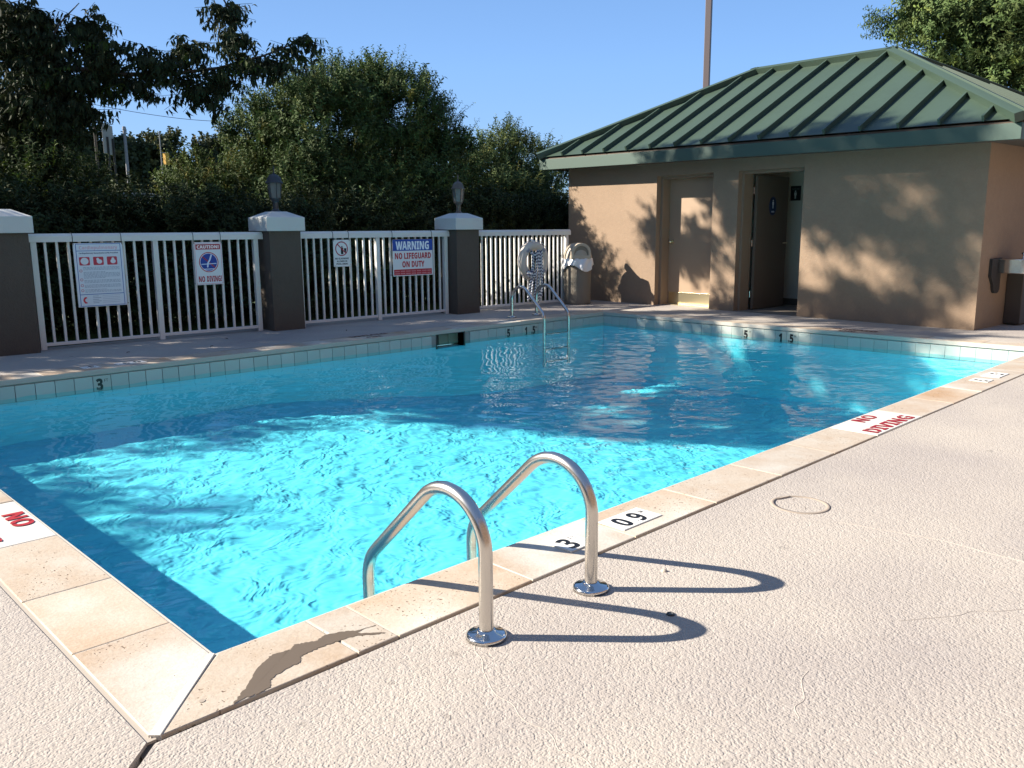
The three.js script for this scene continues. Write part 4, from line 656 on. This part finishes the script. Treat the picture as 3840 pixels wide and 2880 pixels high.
{
  const t = thing('sky_blocking_hedge', 'unseen tall hedge added along the left deck edge to hold back sky light', 'hedge', V(-13.6, 0, -0.14)), bl = [];  // added out of view to cut low sky light on the restroom wall
  for (let v = -9; v < 9.5; v += 0.9) for (const y of [0.8, 2.2, 3.6, 5.0]) bl.push([-13.7 + R(-0.2, 0.2), v, y + R(-0.2, 0.2), 0.85]);
  trunks(t, Array.from({ length: 12 }, (_, i) => { const v = -9 + i * 1.6; return [[[-13.6, v, -0.1], [-13.6 + R(-0.2, 0.2), v, 2], [-13.6, v + R(-0.3, 0.3), 4.5]], 0.07, 0.02]; }));
  crown(t, bl, mid, leafMat([0.045, 0.065, 0.025], 0.28), { density: 240, tint: none, size: [1.2, 1.7] });
}
{ // the tree whose branches hang into the frame
  const t = thing('overhanging_tree', 'dark broadleaf tree hanging its branches over the fence at top left', 'tree', V(0.3, 12.7, -0.14));
  const T1 = [[3.09, 11.91, 4.25, 0.44], [2.83, 11.74, 3.45, 0.36], [3.45, 11.54, 3.39, 0.33], [3.78, 11.43, 4.17, 0.26], [3.12, 11.4, 3.0, 0.27], [2.75, 11.75, 2.63, 0.3], [3.25, 11.36, 2.75, 0.21], [3.95, 10.98, 3.59, 0.21], [4.2, 10.76, 3.48, 0.17], [4.5, 10.51, 3.64, 0.22], [4.79, 10.37, 3.92, 0.17], [4.83, 10.36, 3.43, 0.16], [5.06, 10.11, 3.54, 0.2], [5.0, 10.14, 3.24, 0.1], [5.41, 10.07, 4.19, 0.17], [5.44, 10.2, 4.59, 0.18], [5.4, 9.94, 3.79, 0.19], [5.63, 9.68, 3.76, 0.14], [5.84, 9.57, 3.76, 0.1], [6.01, 9.47, 3.95, 0.09], [6.11, 9.26, 4.08, 0.07], [3.8, 11.16, 3.75, 0.15], [4.36, 10.69, 3.91, 0.1], [2.92, 11.87, 4.0, 0.28], [3.31, 11.55, 3.86, 0.25], [3.02, 11.43, 3.07, 0.25], [3.68, 11.22, 3.48, 0.2], [2.78, 11.7, 3.0, 0.25], [2.86, 11.47, 2.39, 0.25], [2.56, 11.56, 2.23, 0.23], [3.92, 10.92, 3.96, 0.13], [3.48, 11.18, 3.05, 0.18]];
  const high = [[-2.2, 12, 5.8, 0.7], [-1.2, 12.3, 5.2, 0.7], [-2.3, 12.2, 7.0, 0.6], [-1.0, 12, 6.4, 0.65], [0.2, 12.4, 6.6, 0.7], [-0.2, 12, 8.0, 0.5], [0.8, 12.2, 8.4, 0.5], [1.8, 12.0, 7.6, 0.5], [0.6, 12.4, 9.6, 0.5], [2.6, 11.8, 8.4, 0.42], [1.6, 12.3, 9.3, 0.45], [2.9, 12, 7.0, 0.42], [3.7, 11.9, 7.5, 0.38], [4.3, 12.2, 6.7, 0.38], [5.0, 12, 6.2, 0.34], [3.4, 11.7, 6.2, 0.36], [1.4, 12, 5.8, 0.55], [-0.3, 12.6, 5, 0.7], [2.3, 12, 6.0, 0.42], [5.5, 11.7, 5.75, 0.26], [0.1, 12.2, 10.4, 0.4], [1.7, 12, 9.95, 0.45], [3.1, 12, 8.7, 0.4], [0.8, 12.1, 10.5, 0.42], [2.3, 12.2, 9.3, 0.3], [3.9, 12.1, 8.0, 0.28], [-0.1, 12.2, 11.1, 0.4], [4.6, 12, 7.2, 0.25], [-0.9, 12, 7.2, 0.5], [0.0, 12, 5.9, 0.5], [-1.5, 12.1, 8.0, 0.45], [-0.6, 12.3, 6.7, 0.4], [0.6, 12.2, 5.2, 0.38], [-2.1, 12.2, 7.9, 0.35], [1.0, 12.3, 4.8, 0.32], [-0.4, 12, 8.7, 0.35], [2.2, 12, 5.5, 0.42], [2.9, 12, 5.05, 0.32], [0.3, 12, 7.25, 0.42], [0.85, 12, 6.85, 0.28], [-0.3, 12, 7.7, 0.33]];
  trunks(t, [[[[0.3, 12.7, -0.14], [0.35, 12.65, 1.6], [0.45, 12.5, 3.6], [0.4, 12.5, 6.2], [0.6, 12.3, 9.4]], 0.22, 0.04]]);
  trunks(t, [[[[0.5, 12.5, 3.4], [1.81, 12.6, 3.62], [3.16, 11.63, 3.68], [4.25, 10.77, 3.56], [5.35, 9.98, 3.74], [6.14, 9.25, 4.11]], 0.075, 0.008], [[[2.06, 12.48, 3.62], [2.67, 11.99, 3.13], [3.03, 11.51, 2.52]], 0.03, 0.006], [[[3.16, 11.63, 3.68], [3.4, 11.51, 4.23], [3.7, 11.44, 4.59]], 0.025, 0.006], [[[5.17, 10.35, 5.33], [5.33, 10.26, 4.78], [5.53, 10.1, 4.29], [5.6, 9.8, 3.8]], 0.016, 0.008], [[[0.4, 12.5, 5.0], [1.8, 12.2, 6.0], [3.2, 11.9, 6.6], [4.4, 12.1, 6.6], [5.4, 11.8, 5.8]], 0.06, 0.01], [[[3.2, 11.9, 6.6], [4.4, 11.2, 6.2], [5.17, 10.35, 5.33]], 0.03, 0.018], [[[0.5, 12.5, 6.0], [1.6, 12.2, 7.6], [2.7, 11.9, 8.3]], 0.05, 0.01], [[[0.4, 12.5, 5.6], [-1, 12.2, 6.2], [-2.2, 12.1, 6.8]], 0.05, 0.01]], M.bark, 'limb');
  crown(t, T1, big, leafMat([0.03, 0.043, 0.018], 0.22), { density: 1150, tint: { rare: 0.03, odd: [2, 2.2, 1] }, hang: true, size: [0.75, 1.2], clump: 0.55 });
  crown(t, high, big, leafMat([0.03, 0.043, 0.018], 0.22), { density: 430, tint: none, hang: true, size: [0.9, 1.3], name: 'crown' });
}
{
  const t = thing('broadleaf_tree', 'bright green broadleaf tree behind the right end of the restroom roof', 'tree', V(22.2, 4.6, -0.14));
  const T6 = [[21.45, 6.01, 6.3, 1.01], [21.77, 5.09, 6.2, 1.16], [22.02, 4.29, 6.1, 1.16], [21.31, 6.37, 6.71, 0.47], [21.89, 4.73, 5.08, 1.0], [22.08, 4.09, 4.9, 0.92], [21.69, 5.33, 5.2, 0.62], [21.52, 4.21, 4.26, 0.67], [21.15, 5.37, 5.67, 0.68], [22.3, 5.0, 7.5, 1.2], [22.3, 3.6, 7.2, 1.2], [22.3, 3.2, 5.6, 1.1]];
  trunks(t, [[[[22.2, 4.6, -0.14], [22.2, 4.6, 2], [22.1, 4.6, 4], [22.2, 4.5, 6.8]], 0.22, 0.06], [[[22.2, 4.6, 3], [21.9, 5.2, 4.4], [21.5, 6, 6.2]], 0.08, 0.02], [[[22.1, 4.6, 3.4], [22.1, 4.0, 4.6], [22.2, 3.5, 6]], 0.08, 0.02]]);
  crown(t, T6, mid, leafMat([0.1, 0.15, 0.05], 0.32), { density: 620, tint: { rare: 0.1, odd: [1.3, 1.15, 0.9] }, up: 0.2, out: 0.9 });
}
{ // distant wood, one mass
  const bl = []; const far = [[22.5, 84, 11.5, 3.2], [25, 83, 11, 3], [19.5, 85, 9.5, 3.2], [28, 82, 9, 2.6], [31, 81, 8.6, 2.4], [34, 80, 8.6, 2.6], [37.5, 78.5, 8.6, 2.2], [40, 77, 8.2, 2.4], [44, 75, 8.2, 2.6], [49, 72, 8.4, 3], [16, 86, 9.5, 3.4], [12, 88, 10, 4], [54, 69, 8.6, 3]];
  for (const [u, v, y, r] of far) { bl.push([u, v, y - r * 0.5, r]); bl.push([u + 1, v - 1, y - r * 1.6, r * 1.1]); bl.push([u - 1, v - 2, y - r * 2.5, r * 1.1]); }
  const holder = thing('distant_wood', 'far wooded rise seen between the overhanging tree and the shrubs', 'woodland', V(30, 80, -0.14)); holder.userData.kind = 'stuff';
  crown(holder, bl, sprig({ n: 14, len: 1.1, l: 0.34, w: 0.24, droop: 0.2, spread: 1.0, stem: 0.02 }), leafMat([0.07, 0.085, 0.038], 0.25), { density: 70, tint: { rare: 0.2, odd: [1.6, 1.2, 0.8] }, name: 'foliage' });
}
// a few fallen leaves on the far deck
{
  const g = leaf(0.05, 0.022, 0.4), m = std([0.05, 0.032, 0.018], 0.9, { side: THREE.DoubleSide });
  const spots = [[3.6, 7.3, 'on the deck below the caution sign'], [2.35, 6.95, 'on the deck below the first aid sign'], [3.2, 6.75, 'near the coping under the left panel'], [5.1, 6.95, 'in front of the middle pillar'], [10.05, 4.4, 'in front of the open restroom doorway']];
  for (const [u, v, w] of spots) { const o = new THREE.Mesh(g, m); o.name = numbered('fallen_leaf'); o.position.copy(V(u, v, 0.008)); o.rotation.y = R(0, 6); tag(o, `dry brown leaf lying ${w}`, 'leaf', 'fallen leaves on the far deck'); shadows(o); scene.add(o); }
}
renderer.render(scene, camera);
